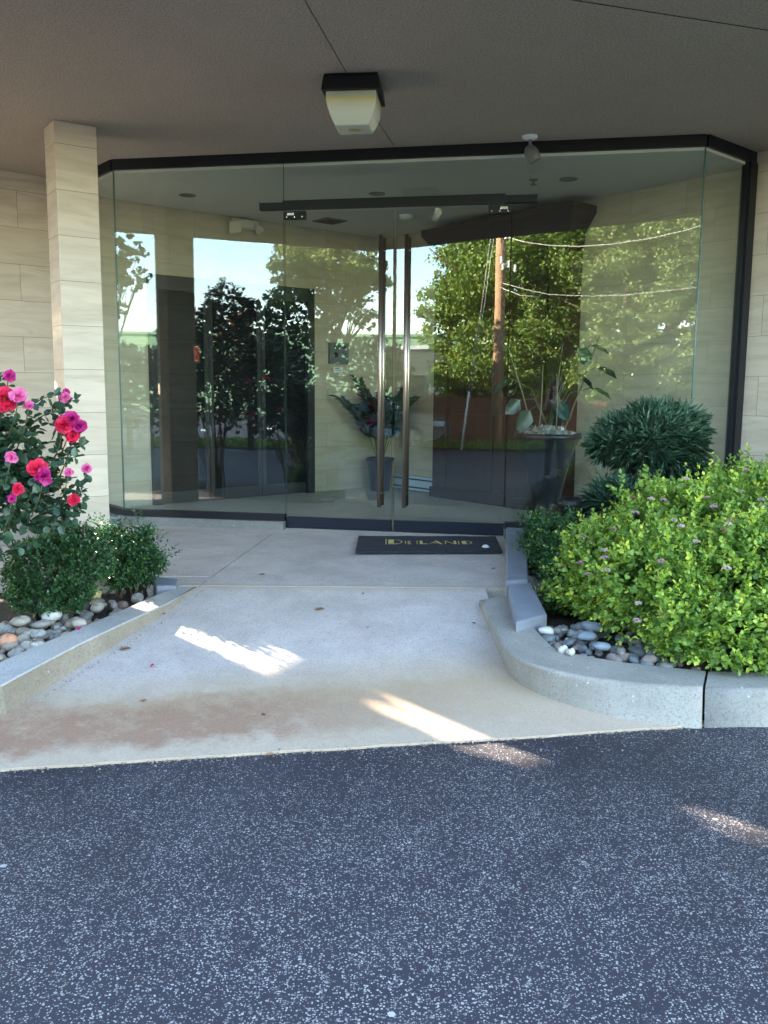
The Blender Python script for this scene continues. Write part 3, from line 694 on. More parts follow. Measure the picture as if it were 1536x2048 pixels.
# canopy: corner out over the drive
e1 = Vector((-4.93, 5.45, 0)); e2 = Vector((-3.29, 3.74, 0)); r1 = Vector((-.90, 3.14, 0)); r2 = Vector((2.51, 4.08, 0))
dl = (e1 - e2).normalized(); dr = (r2 - r1).normalized()
den = dl.x * dr.y - dl.y * dr.x; q = r1 - e2; tt = (q.x * dr.y - q.y * dr.x) / den; cc = e2 + dl * tt
fl_ = cc + dl * 6.2; fr_ = cc + dr * 12
mb = MB()
can = [(cc.x, cc.y), (fr_.x, fr_.y), (fr_.x + 2, 16.), (-6, 16.), (fl_.x - .3, fl_.y + 2.2), (fl_.x, fl_.y)]
mb.prism(can, SOF, SOF + .75); mb.build('canopy', M['soffit'], bld)
# dropped outer band of the soffit (the faint step at the top right)
s0 = Vector((1.011, 5.118, 0)); s1 = Vector((2.216, 5.496, 0)); sdv = (s1 - s0).normalized(); a = s0 - sdv * 1.6; b = s0 + sdv * 11
mb = MB(); mb.prism([(a.x, a.y), (b.x, b.y), (b.x + .3, b.y - .95), (a.x + .3, a.y - .95)], SOF - .06, SOF + .01)
mb = MB(); mb.tube([s0 - sdv * 1.6 + Vector((0, 0, SOF - .003)), s0 + sdv * 8 + Vector((0, 0, SOF + .0008))], .0022, 6); mb.build('soffit_joint', M['black'], bld)
# hairline joint in the soffit
mb = MB(); pts = [(-.80, 3.6), (-.451, 5.144), (-.30, 6.10), (-.056, 7.419), (.065, 8.02)]
mb.tube([Vector((p[0] + rj.uniform(-.004, .004), p[1], SOF - .001)) for p in pts], .0024, 6, caps=False); mb.build('soffit_joint', M['black'], bld)
# stone column
cA = Vector((-2.635, 7.349, 0)); cd1 = (Vector((-2.368, 7.534, 0)) - cA).normalized(); W_ = .335
cB = cA + cd1 * W_; n_ = Vector((-cd1.y, cd1.x, 0)); cC = cB + n_ * .30; cD = cA + n_ * .30
mb = MB(); mb.prism([(p.x, p.y) for p in (cA, cB, cC, cD)], .1, SOF); col = mb.build('stone_column', M['stone_col'], loc=(cA.x, cA.y, .1), uv=True)
bv = col.modifiers.new('bevel', 'BEVEL'); bv.width = .003
tag(col, 'square cream limestone column holding the canopy behind the rose bush', 'column')
# ------------------------------------------------------------------ GLASS ENTRANCE
ent = thing('glass_entrance', 'frameless glass entrance wall with dark bronze trim across the building corner', 'glass wall', (GL.x, GL.y, FL))
def gpt(s, z=0, o=0): p = GL + GD * s + GN * o; return Vector((p.x, p.y, z))   # s along the glass from its left corner
LEN = (GR - GL).length
def s_at(x, y=700):
    d = ray(x, y); dd = Vector((d.x, d.y)); k = (GL.x * dd.y - GL.y * dd.x) / (GD.y * dd.x - GD.x * dd.y); return k
SD0 = s_at(567, 424); SD0b = s_at(573, 1058); SD1 = s_at(1025, 408); SD1b = s_at(1008, 1070)
D0 = (SD0 + SD0b) / 2; D1 = (SD1 + SD1b) / 2; DM = (D0 + D1) / 2 + .0
TOPZ = SOF - .095; HB = 3.215; HT = 3.30; SILL = .395
def gpane(name, p, q, z0, z1, parent, th=.012):
    p = Vector(p); q = Vector(q); d = (q - p).normalized(); n = Vector((d.y, -d.x, 0)) * th / 2
    mb = MB(); ins = d * .0025
    A = p + ins; B = q - ins
    mb.add([(A + n).to_tuple()[:2] + (z0,), (B + n).to_tuple()[:2] + (z0,), (B + n).to_tuple()[:2] + (z1,), (A + n).to_tuple()[:2] + (z1,)], [(0, 1, 2, 3)], 0)
    mb.add([(A - n).to_tuple()[:2] + (z0,), (B - n).to_tuple()[:2] + (z0,), (B - n).to_tuple()[:2] + (z1,), (A - n).to_tuple()[:2] + (z1,)], [(3, 2, 1, 0)], 0)
    for P_ in (A, B): mb.add([(P_ + n).to_tuple()[:2] + (z0,), (P_ - n).to_tuple()[:2] + (z0,), (P_ - n).to_tuple()[:2] + (z1,), (P_ + n).to_tuple()[:2] + (z1,)], [(0, 1, 2, 3)], 1)
    return mb.build(name, [M['glass'], M['glass_edge']], parent)
def bar(mb, p, q, z0, z1, th, mi=0):
    p = Vector(p); q = Vector(q); d = (q - p).normalized(); n = Vector((d.y, -d.x, 0)) * th / 2
    mb.prism([((p + n).x, (p + n).y), ((q + n).x, (q + n).y), ((q - n).x, (q - n).y), ((p - n).x, (p - n).y)], z0, z1, mi); return mb
gpane('glass_pane', gpt(0), gpt(D0), SILL + .05, TOPZ + .02, ent)
gpane('glass_pane', gpt(D0), gpt(D1), HT - .02, TOPZ + .02, ent)      # transom above the doors
gpane('glass_pane', gpt(D1), gpt(LEN), SILL + .05, TOPZ + .02, ent)
gpane('glass_pane', LW, GL, SILL + .05, TOPZ + .02, ent); gpane('glass_pane', GR, RW, SILL + .05, TOPZ + .02, ent)
for (a, b) in ((LW, GL), (gpt(0), gpt(LEN)), (GR, RW)):
    mb = bar(MB(), a, b, TOPZ, SOF - .0, .06); mb.build('top_frame', M['dark_metal'], ent)
for (a, b) in ((LW, GL), (gpt(-.02), gpt(D0 - .004)), (gpt(D1 + .004), gpt(LEN)), (GR, RW)):
    mb = bar(MB(), a, b, SILL, SILL + .062, .075); mb.build('bottom_frame', M['dark_metal'], ent)
mb = bar(MB(), gpt(-.06), gpt(D0 - .004), .1, SILL, .17); o_ = mb.build('sill_kerb', M['sill'], ent)
mb = bar(MB(), gpt(D1 + .004), gpt(LEN), .1, SILL, .17); mb.build('sill_kerb', M['sill'], ent)
for a, b in ((GR, RW), (LW, GL)): bar(MB(), a, b, .1, SILL - .002, .15).build('sill_kerb', M['sill'], ent)
mb = MB(); jd_ = (RW - GR).normalized(); bar(mb, RW - jd_ * .12, RW - jd_ * .0, SILL + .062, TOPZ, .09); bar(mb, RW - jd_ * .15, RW - jd_ * .122, SILL + .062, TOPZ, .05); mb.build('jamb', M['dark_metal'], ent)
for p in (GL, GR): mb = MB(); mb.tube([(p.x, p.y, SILL + .06), (p.x, p.y, TOPZ)], .008, 6); mb.build('sealant_joint', M['seal'], ent)
p = gpt(D0); mb = MB(); mb.tube([(p.x, p.y, HT), (p.x, p.y, TOPZ)], .004, 6); mb.build('sealant_joint', M['seal'], ent)
# header: thick bar over the doors with thinner ends reaching past them
mb = bar(MB(), gpt(D0 - .22, 0, .0), gpt(D1 + .21, 0, .0), HB + .012, HT - .012, .07)
mb.build('header_bar', M['dark_metal'], ent)
mb = bar(MB(), gpt(D0, 0, .04), gpt(D1 - .06, 0, .04), HB, HT, .012); mb.build('header_cover', M['dark_metal'], ent)
for k, (a, b) in enumerate(((D0 + .006, DM - .012), (DM + .012, D1 - .006))):
    dr_ = bpy.data.objects.new('door', None); COL.objects.link(dr_); dr_.parent = ent; h = gpt(a if k == 0 else b, FL + .012)
    dr_.location = h - parent_world(ent)
    gpane('glass_pane', gpt(a), gpt(b), FL + .10, HB - .012, dr_)
    mb = MB(); bar(mb, gpt(a), gpt(b), FL + .014, FL + .118, .05); o = mb.build('bottom_rail', M['rail_metal'], dr_)
    bv = o.modifiers.new('bevel', 'BEVEL'); bv.width = .003
    # patch fitting at the hinge corner
    s0_, s1_ = (a + .0, a + .20) if k == 0 else (b - .20, b)
    mb = bar(MB(), gpt(s0_), gpt(s1_), HB - .075, HB - .006, .05)
    c_ = [.05, .10, .15]
    for q_, ss in enumerate((.045, .065, .085, .17, .03, .10)):
        P_ = gpt(s0_ + ss if k == 0 else s1_ - ss, HB - (.030 if q_ in (0, 1, 2) else .055), .026)
        mb.box(P_, (.026 if q_ < 3 else .012, .006, .022 if q_ < 3 else .012), GD.to_tuple(), 1)
    mb.build('patch_fitting', [M['dark_metal'], M['chrome']], dr_)
    # paired long pull bars, one each side of the glass
    hx = DM - .115 if k == 0 else DM + .115
    for side in (1, -1):
        off = .075 * side
        mb = MB(); mb.tube([gpt(hx, .565, off), gpt(hx, 2.975, off)], .0185, 16)
        mb.tube([gpt(hx, .68, off), gpt(hx, .68, 0)], .010, 8); mb.tube([gpt(hx, 2.86, off), gpt(hx, 2.86, 0)], .010, 8)
        mb.build('pull_bar', M['bronze'], dr_)
# ------------------------------------------------------------------ LOBBY
def on1(s, z, off=0): p = CORN - W1 * s - N1 * off; return Vector((p.x, p.y, z))     # on wall 1, s metres left of the corner
def on2(s, z, off=0): p = CORN + W2 * s - N2 * off; return Vector((p.x, p.y, z))
def s1_at(x):
    d = ray(x, 780); k = (CORN.y * d.x - CORN.x * d.y) / (W1.y * d.x - W1.x * d.y); return k
def s2_at(x):
    d = ray(x, 780); k = (CORN.x * d.y - CORN.y * d.x) / (W2.y * d.x - W2.x * d.y); return k
def s2_fix(x):
    d = ray(x, 780); # CORN + W2 k = t d
    k = (CORN.x * d.y - CORN.y * d.x) / (d.x * W2.y - d.y * W2.x); return k
a_, b2_ = s1_at(300), s1_at(617)
dk = thing('lobby_double_door', 'black glass double door set in the lobby wall on the left, with dark frame', 'door', on1((a_ + b2_) / 2, FL, .03))
mb = MB(); H_ = 2.86
for s_ in (a_ - .03, b2_ + .03): mb.prism([on1(s_ - .05, 0, .022)[:2], on1(s_ + .05, 0, .022)[:2], on1(s_ + .05, 0, .11)[:2], on1(s_ - .05, 0, .11)[:2]], FL + .004, H_)
mb.prism([on1(a_ - .02, 0, .022)[:2], on1(b2_ + .02, 0, .022)[:2], on1(b2_ + .02, 0, .11)[:2], on1(a_ - .02, 0, .11)[:2]], H_ - .16, H_ - .002)
mb.build('door_frame', M['black'], dk)
third = (a_ - b2_) / 3
for k in range(3):
    s0_, s1__ = b2_ + .03 + k * third * .99, b2_ + .03 + (k + 1) * third * .99 - .01
    mb = MB(); mb.prism([on1(s0_, 0, .024)[:2], on1(s1__, 0, .024)[:2], on1(s1__, 0, .05)[:2], on1(s0_, 0, .05)[:2]], FL + .01, H_ - .165)
    lf = mb.build('door_leaf', M['blackglass'], dk)
    mb = MB(); 
    for q_ in (s0_, s1__ - .05): mb.prism([on1(q_, 0, .05)[:2], on1(q_ + .05, 0, .05)[:2], on1(q_ + .05, 0, .066)[:2], on1(q_, 0, .066)[:2]], FL + .01, H_ - .17)
    mb.prism([on1(s0_ + .052, 0, .05)[:2], on1(s1__ - .052, 0, .05)[:2], on1(s1__ - .052, 0, .064)[:2], on1(s0_ + .052, 0, .064)[:2]], FL + .01, FL + .14)
    mb.build('stile', M['black'], lf)
    if k != 1:
        mb = MB(); p = on1(s1__ - .09 if k == 0 else s0_ + .09, 1.15, .07); mb.lathe(p, [(.0, 0), (.03, .0), (.03, .008), (.012, .012), (.012, .03), (.024, .035), (.024, .055), (0, .06)], 14, 0, (-N1).to_tuple()); mb.build('door_knob', M['chrome'], lf)
# orange lit floor number: 7-segment pair
ind = thing('floor_indicator', 'small lit orange number display beside the black lobby door', 'number display', on1(s1_at(388), 2.02, .075))
mb = MB(); mb.box(on1(s1_at(388), 2.02, .075), (.09, .012, .20), W1.to_tuple()); mb.build('display_case', M['black'], ind)
mb = MB()
for dz in (.045, -.045):
    for (x_, z_, w_, h_) in ((0, .034, .04, .009), (0, 0, .04, .009), (0, -.034, .04, .009), (-.022, .017, .009, .026), (.022, .017, .009, .026), (-.022, -.017, .009, .026), (.022, -.017, .009, .026)):
        mb.box(on1(s1_at(388) - x_, 2.02 + dz + z_, .084), (w_, .004, h_), W1.to_tuple())
mb.build('digit', M['led'], ind)
# intercom panel and notice
s_ = s1_at(673); p = on1(s_, 2.09, .045)
ic = thing('intercom_panel', 'grey wall intercom panel on the lobby stone wall above a white notice', 'intercom', p)
mb = MB(); mb.box(p, (.30, .05, .27), W1.to_tuple(), 0, .006); mb.build('housing', M['grey_box'], ic)
for (dx_, dz_, w_, h_) in ((-.06, .075, .07, .05), (.065, .08, .06, .035)): mb = MB(); mb.box(on1(s_ - dx_, 2.09 + dz_, .073), (w_, .006, h_), W1.to_tuple()); mb.build('screen', M['black'], ic)
mb = MB()
for i in range(4):
    for j in range(3): mb.box(on1(s_ - (.035 + i * .022), 2.09 - .01 - j * .026, .073), (.014, .006, .016), W1.to_tuple())
mb.build('keypad', M['vent'], ic)
mb = MB(); mb.lathe(on1(s_ + .06, 2.07, .07), [(.0, .0), (.035, .0), (.035, .004), (0, .004)], 16, 0, (-N1).to_tuple()); mb.build('speaker_grille', M['black'], ic)
mb = MB(); mb.box(on1(s_ - .01, 1.885, .024), (.15, .004, .075), W1.to_tuple()); nt_ = mb.build('notice', M['white'], loc=on1(s_, 1.885, .024)); tag(nt_, 'small white notice with a dark line stuck below the intercom panel', 'notice')
mb = MB(); mb.box(on1(s_ - .01, 1.875, .0275), (.10, .002, .006), W1.to_tuple()); mb.box(on1(s_ + .01, 1.90, .0275), (.06, .002, .012), W1.to_tuple()); mb.build('print_line', M['grey_box'], nt_)
# dark wood portal on wall 2
c0, c1 = s2_fix(905), s2_fix(1158)
cb = thing('wood_portal', 'tall dark brown wooden portal with crown moulding at the back of the lobby', 'portal', on2((c0 + c1) / 2, FL, .2))
def w2box(mb, s0, s1, z0, z1, o0, o1): mb.prism([on2(s0, 0, o0)[:2], on2(s1, 0, o0)[:2], on2(s1, 0, o1)[:2], on2(s0, 0, o1)[:2]], z0, z1)
mb = MB(); w2box(mb, c0, c1, FL + .004, 3.12, .022, .26); mb.build('body', M['wood'], cb, uv=True)
mb = MB(); w2box(mb, c0 - .02, c0 + .20, FL + .005, 3.0, .262, .30); mb.build('pilaster', M['wood'], cb, uv=True)
mb = MB(); w2box(mb, c1 - .20, c1 + .02, FL + .005, 3.0, .262, .30); mb.build('pilaster', M['wood'], cb, uv=True)
for k in range(2):
    u0 = c0 + .24 + k * (c1 - c0 - .48) / 2; u1 = u0 + (c1 - c0 - .5) / 2
    mb = MB(); w2box(mb, u0, u1, FL + .1, 1.35, .262, .278); w2box(mb, u0, u1, 1.45, 2.9, .262, .278); mb.build('panel', M['wood'], cb, uv=True)
mb = MB(); w2box(mb, c0 - .05, c1 + .05, FL + .005, FL + .13, .301, .32); mb.build('plinth', M['wood'], cb, uv=True)
# crown: stepped flaring moulding
mb = MB(); prof = [(.00, 3.12, .27), (.02, 3.17, .29), (.03, 3.25, .30), (.08, 3.34, .34), (.14, 3.42, .39), (.16, 3.45, .41), (.16, 3.52, .41)]
vs = []
for (e_, z_, o_) in prof: vs += [on2(c0 - e_, z_, .022), on2(c0 - e_, z_, o_), on2(c1 + e_, z_, o_), on2(c1 + e_, z_, .022)]
fs = [(i * 4 + k, i * 4 + k + 1, i * 4 + 5 + k, i * 4 + 4 + k) for i in range(len(prof) - 1) for k in range(3)] + [(24, 25, 26, 27), (3, 2, 1, 0)]
mb.add(vs, fs); mb.build('crown_moulding', M['wood'], cb, uv=True)
# floor heater left of the portal
h0, h1 = s2_fix(800), c0 - .08
ht = thing('baseboard_heater', 'low pale blue-grey baseboard heater on the lobby floor left of the wooden portal', 'heater', on2((h0 + h1) / 2, FL, .1))
mb = MB(); w2box(mb, h0, h1, FL + .02, FL + .20, .022, .09); mb.build('casing', M['bucket'], ht)
mb = MB(); w2box(mb, h0, h1, FL + .045, FL + .065, .091, .10); w2box(mb, h0, h1, FL + .15, FL + .17, .091, .10); mb.build('louvre', M['black'], ht)
# ceiling things
def disc(name, x, y, prof, mats, label, cat, group=None, n=20):
    p = atz(x, y, CEIL); mb = MB(); mb.lathe((p.x, p.y, CEIL - .001), [(r, -h) for r, h in prof][::-1], n); o = mb.build(name, mats, loc=(p.x, p.y, CEIL)); return tag(o, label, cat, group)
for (x, y, lb) in ((375, 390, 'leftmost unlit recessed downlight in the lobby ceiling'), (754, 387, 'middle unlit recessed downlight, above the door header'), (1137, 358, 'rightmost unlit recessed downlight, above the wooden portal')):
    disc('downlight', x, y, [(.085, 0), (.085, .006), (.06, .006), (.055, .002), (0, .001)], M['vent'], lb, 'downlight', 'recessed lobby downlights')
disc('sprinkler', 1067, 359, [(.045, 0), (.04, .01), (.012, .012), (.012, .04), (.032, .045), (.032, .05), (0, .055)], M['brass'], 'small sprinkler head hanging from the lobby ceiling', 'sprinkler')
disc('smoke_detector', 812, 430, [(.08, 0), (.08, .02), (.06, .045), (0, .05)], M['white'], 'white round smoke detector on the lobby ceiling', 'smoke detector')
p = atz(660, 441, CEIL)
vt = thing('air_vent', 'square grey air grille in the lobby ceiling', 'air vent', (p.x, p.y, CEIL))
mb = MB(); mb.box((p.x, p.y, CEIL - .006), (.30, .30, .012), W1.to_tuple()); mb.build('grille_frame', M['vent'], vt)
mb = MB()
for k in range(6): q_ = Vector((p.x, p.y, CEIL - .015)) + N1 * (-.11 + k * .044); mb.box(q_, (.27, .012, .006), W1.to_tuple())
mb.build('louvre', M['black'], vt)
# dome camera in the corner
p = on1(.12, 3.30, .14); dc = thing('dome_camera', 'small black dome security camera high in the lobby corner', 'security camera', p)
mb = MB(); mb.lathe(p + Vector((0, 0, .0)), [(.075, 0), (.08, .03), (.08, .09), (0, .09)], 20); mb.build('mount', M['white'], dc)
mb = MB(); mb.lathe(p, [(0, -.062), (.035, -.052), (.058, -.025), (.066, 0)], 20); mb.build('dome', M['blackglass'], dc)
# emergency light: slim body and two turned heads
s_ = s1_at(490); p = on1(s_, 3.50, .08)
el = thing('emergency_light', 'white two-headed emergency light high on the lobby wall, left of the door header', 'emergency light', p)
mb = MB(); mb.box(on1(s_, 3.53, .06), (.34, .07, .10), W1.to_tuple(), 0, .012); mb.build('housing', M['cream'], el)
mb = MB(); q_ = on1(s_ + .19, 3.46, .17); mb.lathe(q_, [(.0, 0), (.10, .0), (.105, .02), (.06, .07), (0, .08)], 4, 0, (N1 * .8 + Vector((0, 0, .55))).to_tuple(), False); mb.build('lamp_head', M['cream'], el)
mb = MB(); q_ = on1(s_ - .14, 3.44, .17); mb.lathe(q_, [(.0, 0), (.045, .0), (.05, .02), (.03, .10), (0, .11)], 12, 0, (W1 * -.3 + N1 * .5 + Vector((0, 0, .7))).to_tuple()); mb.build('lamp_head', M['cream'], el)

# ------------------------------------------------------------------ CANOPY FIXTURES
fx0 = Vector((-.43, 6.26, SOF)); fdx = Vector((.995, -.10, 0)).normalized(); fdy = Vector((.10, .995, 0)).normalized()
fc = fx0 + fdx * .185 + fdy * .185
cl = thing('canopy_light', 'square dark bronze canopy light with a yellowed prismatic lens on the soffit', 'ceiling light', fc)
def frust(mb, c, prof, mi=0):     # prof (halfsize, z)
    vs = []
    for h, z in prof: vs += [c + fdx * a * h + fdy * b * h + Vector((0, 0, z)) for a, b in ((-1, -1), (1, -1), (1, 1), (-1, 1))]
    n = len(prof); fs = [(i * 4 + k, i * 4 + (k + 1) % 4, (i + 1) * 4 + (k + 1) % 4, (i + 1) * 4 + k) for i in range(n - 1) for k in range(4)]
    fs += [(3, 2, 1, 0), tuple((n - 1) * 4 + k for k in range(4))]; mb.add(vs, fs, mi)
mb = MB(); frust(mb, fc, [(.178, -.002), (.185, -.02), (.196, -.10), (.196, -.108)]); o = mb.build('housing', M['dark_metal'], cl)
mb = MB(); frust(mb, fc, [(.170, -.108), (.172, -.15), (.163, -.20), (.145, -.255), (.118, -.31), (.112, -.315)]); o = mb.build('lens', M['lens'], cl)
bv = o.modifiers.new('bevel', 'BEVEL'); bv.width = .010; bv.segments = 3
mb = MB(); mb.lathe(fc + Vector((0, 0, -.315)), [(0, -.003), (.04, -.003), (.048, .001)][::1], 20); mb.build('lens_button', plain('olive lens centre', (.30, .29, .14), .4), cl)
p = atz(1060, 272, SOF)
sp = thing('spotlight', 'small bullet spotlight on a round base under the canopy near the glass', 'spotlight', p)
mb = MB(); mb.lathe(p, [(.0, -.03), (.03, -.03), (.062, -.018), (.065, 0)], 22); mb.build('base_plate', M['white'], sp)
mb = MB(); mb.tube([p + Vector((0, 0, -.02)), p + Vector((.004, 0, -.075))], .014, 10); mb.lathe(p + Vector((.004, 0, -.085)), [(0, -.024), (.018, -.018), (.024, 0), (.018, .018), (0, .024)], 12); mb.build('knuckle', M['grey_box'], sp)
mb = MB(); ax = Vector((.42, -.15, -.85)).normalized(); mb.lathe(p + Vector((-.012, 0, -.085)), [(0, -.005), (.03, .0), (.052, .03), (.06, .07), (.058, .115), (.050, .135)], 22, 0, ax.to_tuple()); hd = mb.build('lamp_head', M['grey_box'], sp)
mb = MB(); mb.lathe(p + Vector((-.012, 0, -.085)), [(0, .120), (.03, .126), (.049, .128)], 22, 0, ax.to_tuple()); mb.build('bulb_face', M['cream'], hd)

# ------------------------------------------------------------------ DOOR MAT with gold lettering
m00, m10, m11, m01 = atz(711, 1106, .322), atz(1005, 1105, .322), atz(991, 1075, .322), atz(717, 1074, .322)
mt = thing('door_mat', 'black rubber-backed door mat with gold capital lettering in front of the doors', 'door mat', m00)
mb = MB()
def mp_(u, v, z): p = m00 * (1 - u) * (1 - v) + m10 * u * (1 - v) + m11 * u * v + m01 * (1 - u) * v; return Vector((p.x, p.y, z))
g_ = 14; vs = [mp_(i / g_, j / g_, .333 + .002 * math.sin(i * 1.3 + j)) for j in range(g_ + 1) for i in range(g_ + 1)]
mb.add(vs, [(j * (g_ + 1) + i, j * (g_ + 1) + i + 1, (j + 1) * (g_ + 1) + i + 1, (j + 1) * (g_ + 1) + i) for j in range(g_) for i in range(g_)])
pr = [mp_(0, 0, .318), mp_(1, 0, .318), mp_(1, 1, .318), mp_(0, 1, .318)]; tp = [mp_(0, 0, .3335), mp_(1, 0, .333), mp_(1, 1, .333), mp_(0, 1, .333)]
mb.add(pr + tp, [(0, 1, 5, 4), (1, 2, 6, 5), (2, 3, 7, 6), (3, 0, 4, 7)]); mb.build('carpet', M['mat'], mt)
def zz(x, y):                                            # artwork units -> place on the mat
    return ((x - 100) / 1225., (240 - y) / 142.)
def let(polys):
    mb = MB()
    for P_ in polys:
        mb.add([mp_(*zz(x, y), .3368) for x, y in P_][::-1], [tuple(range(len(P_)))])
    return mb
def rect(x0, y0, x1, y1): return [(x0, y0), (x1, y0), (x1, y1), (x0, y1)]
def arc(x0, xm, yt, yb, th):
    ym = (yt + yb) / 2; o = []
    for i in range(9):
        t0 = -math.pi / 2 + math.pi * i / 9; t1 = -math.pi / 2 + math.pi * (i + 1) / 9
        f = lambda t, k: (x0 + (xm - x0 - k) * math.cos(t), ym + ((yb - yt) / 2 - k * .12) * math.sin(t))
        o.append([f(t0, 0), f(t1, 0), f(t1, th), f(t0, th)])
    return o
L_ = [let([rect(344, 132, 352, 182), rect(368, 138, 416, 172), rect(368, 174, 455, 180)] + arc(416, 492, 138, 180, 12)),
      let([rect(512, 150, 520, 180), rect(536, 150, 560, 156), rect(536, 162, 560, 168), rect(536, 174, 566, 180), rect(536, 150, 543, 180)]),
      let([rect(614, 148, 622, 180), rect(640, 148, 664, 174), rect(640, 174, 704, 180)]),
      let([[(712, 180), (718, 180), (786, 150), (778, 150)], [(770, 148), (792, 148), (838, 180), (812, 180)], rect(752, 166, 800, 171)]),
      let([rect(858, 150, 866, 180), [(858, 150), (872, 150), (938, 178), (926, 178)], rect(934, 148, 956, 180)]),
      let([rect(972, 150, 981, 182), rect(1004, 150, 1044, 174), rect(1004, 175, 1050, 180)] + arc(1044, 1094, 150, 180, 12))]
for l in L_: l.build('letter', M['gold'], mt)
p = atz(971, 1094, .336); mb = MB(); mb.lathe((p.x, p.y, .336), [(.0, .022), (.016, .018), (.03, .006), (.034, 0)], 7, 0, None, False)
tag(mb.build('paper_scrap', M['white'], loc=(p.x, p.y, .336)), 'small crumpled white scrap lying on the right end of the door mat', 'paper scrap')
#PART3
# ------------------------------------------------------------------ LOBBY PLANTS
def leafy_tuft(lv, base, direction, n, length, tint): pass
p = on1(.42, FL, .42); pl = thing('potted_palm', 'small palm in a black pot in the lobby corner behind the door handles', 'potted palm', p)
mb = MB(); mb.lathe(p, [(0, .006), (.115, .006), (.13, .02), (.165, .40), (.18, .40), (.18, .44), (.15, .44), (.14, .38), (0, .37)], 24); mb.build('pot', M['pot'], pl)
mb = MB(); lv = Leaves(); 
for k in range(12):
    a = k * 2.4 + .3; el_ = R(RNG.uniform(66, 89)); ln = RNG.uniform(.75, 1.05); d = Vector((math.cos(a) * math.cos(el_), math.sin(a) * math.cos(el_), math.sin(el_)))
    pts = []; v = d.copy(); q = p + Vector((math.cos(a) * .03, math.sin(a) * .03, .4))
    for i in range(11):
        pts.append(q.copy()); q = q + v * ln / 10; v = (v + Vector((0, 0, -.055 - .01 * i))).normalized()
    mb.tube(pts, [.008 - .0006 * i for i in range(11)], 5)
    P = []; D = []
    for i in range(4, 11):
        tan = (pts[i] - pts[i - 1]).normalized(); sd_ = tan.cross(Vector((0, 0, 1))).normalized()
        for sgn in (-1, 1):
            for h in (0, .5): P.append(pts[i] - (pts[i] - pts[i - 1]) * h); D.append(sd_ * sgn * .85 + tan * .75 + Vector((0, 0, -.12)))
    lv.add(np.array(P), np.array(D), RNG.uniform(.16, .26, len(P)), RNG.random(len(P)), NARROW, 1.1, .15)
mb.build('stem', M['stem'], pl); lv.build('fronds', M['palm'], pl)
# bowl planter with canes and big leaves
q = atY(1095, 866, 8.85); pb = thing('bowl_planter', 'tall black flared planter with canes and big glossy leaves in front of the wooden portal', 'planter', (q.x, q.y, FL))
c = Vector((q.x, q.y, FL)); RZ = q.z - FL
mb = MB(); mb.lathe(c, [(0, .006), (.15, .006), (.16, .03), (.13, .06), (.15, .25), (.20, RZ * .55), (.27, RZ * .82), (.315, RZ - .06), (.335, RZ - .05), (.335, RZ), (.30, RZ), (.29, RZ - .06), (0, RZ - .06)], 30); mb.build('pot', M['pot'], pb)
lv = Leaves(); P = rdir(900, 0.1) * np.array([.28, .28, .0]) ; r_ = np.sqrt(RNG.random(900)) * .29; a_ = RNG.uniform(0, 2 * np.pi, 900)
P = np.stack([c.x + r_ * np.cos(a_), c.y + r_ * np.sin(a_), c.z + RZ - .04 + .10 * (1 - (r_ / .3) ** 2) * RNG.random(900)], 1)
lv.add(P, rdir(900, .1), .045, RNG.random(900), NARROW, 2); lv.build('moss_topping', leafmat('grey moss', [(0, (.26, .27, .22)), (1, (.48, .48, .42))], .8, .1), pb)
mb = MB(); tips = []
for k in range(5):
    a = k * 1.3; b0 = c + Vector((math.cos(a) * .14, math.sin(a) * .10, RZ - .05)); h = RNG.uniform(.35, 1.15)
    t1 = b0 + Vector((math.cos(a) * .08, math.sin(a) * .05, h)); t1 += Vector((.12 * RNG.normal(), .05, 0))
    mb.tube([b0, (b0 + t1) / 2 + Vector((.01, 0, 0)), t1], [.008, .007, .004], 7); tips.append(t1)
mb.build('cane', M['cane'], pb)
lv = Leaves()
tg = [atY(x, y, 8.8) for x, y in ((1040, 800), (1028, 760), (1190, 735), (1185, 775), (1150, 700), (1120, 800), (1150, 745), (1060, 820), (1180, 690))]
P = []; D = []; Ls = []
for t_ in tg:
    src = c + Vector((0, 0, RZ + .45)); P.append(t_); dd = (t_ - src); dd.z *= .2; dd.z -= .25; D.append(dd.normalized()); Ls.append(RNG.uniform(.20, .28))
    mbx = MB()
lv.add(np.array(P), np.array(D), np.array(Ls), RNG.random(len(P)), LEAF, 1.0, .6); lv.build('leaves', M['philo'], pb)
mb = MB()
for t_ in tg:
    s0_ = c + Vector((0, 0, RZ + .05)); md = (s0_ + t_) / 2 + Vector((0, 0, .15)); mb.tube([s0_, md, t_], [.006, .005, .004], 5)
mb.build('leaf_stalk', M['stem'], pb)

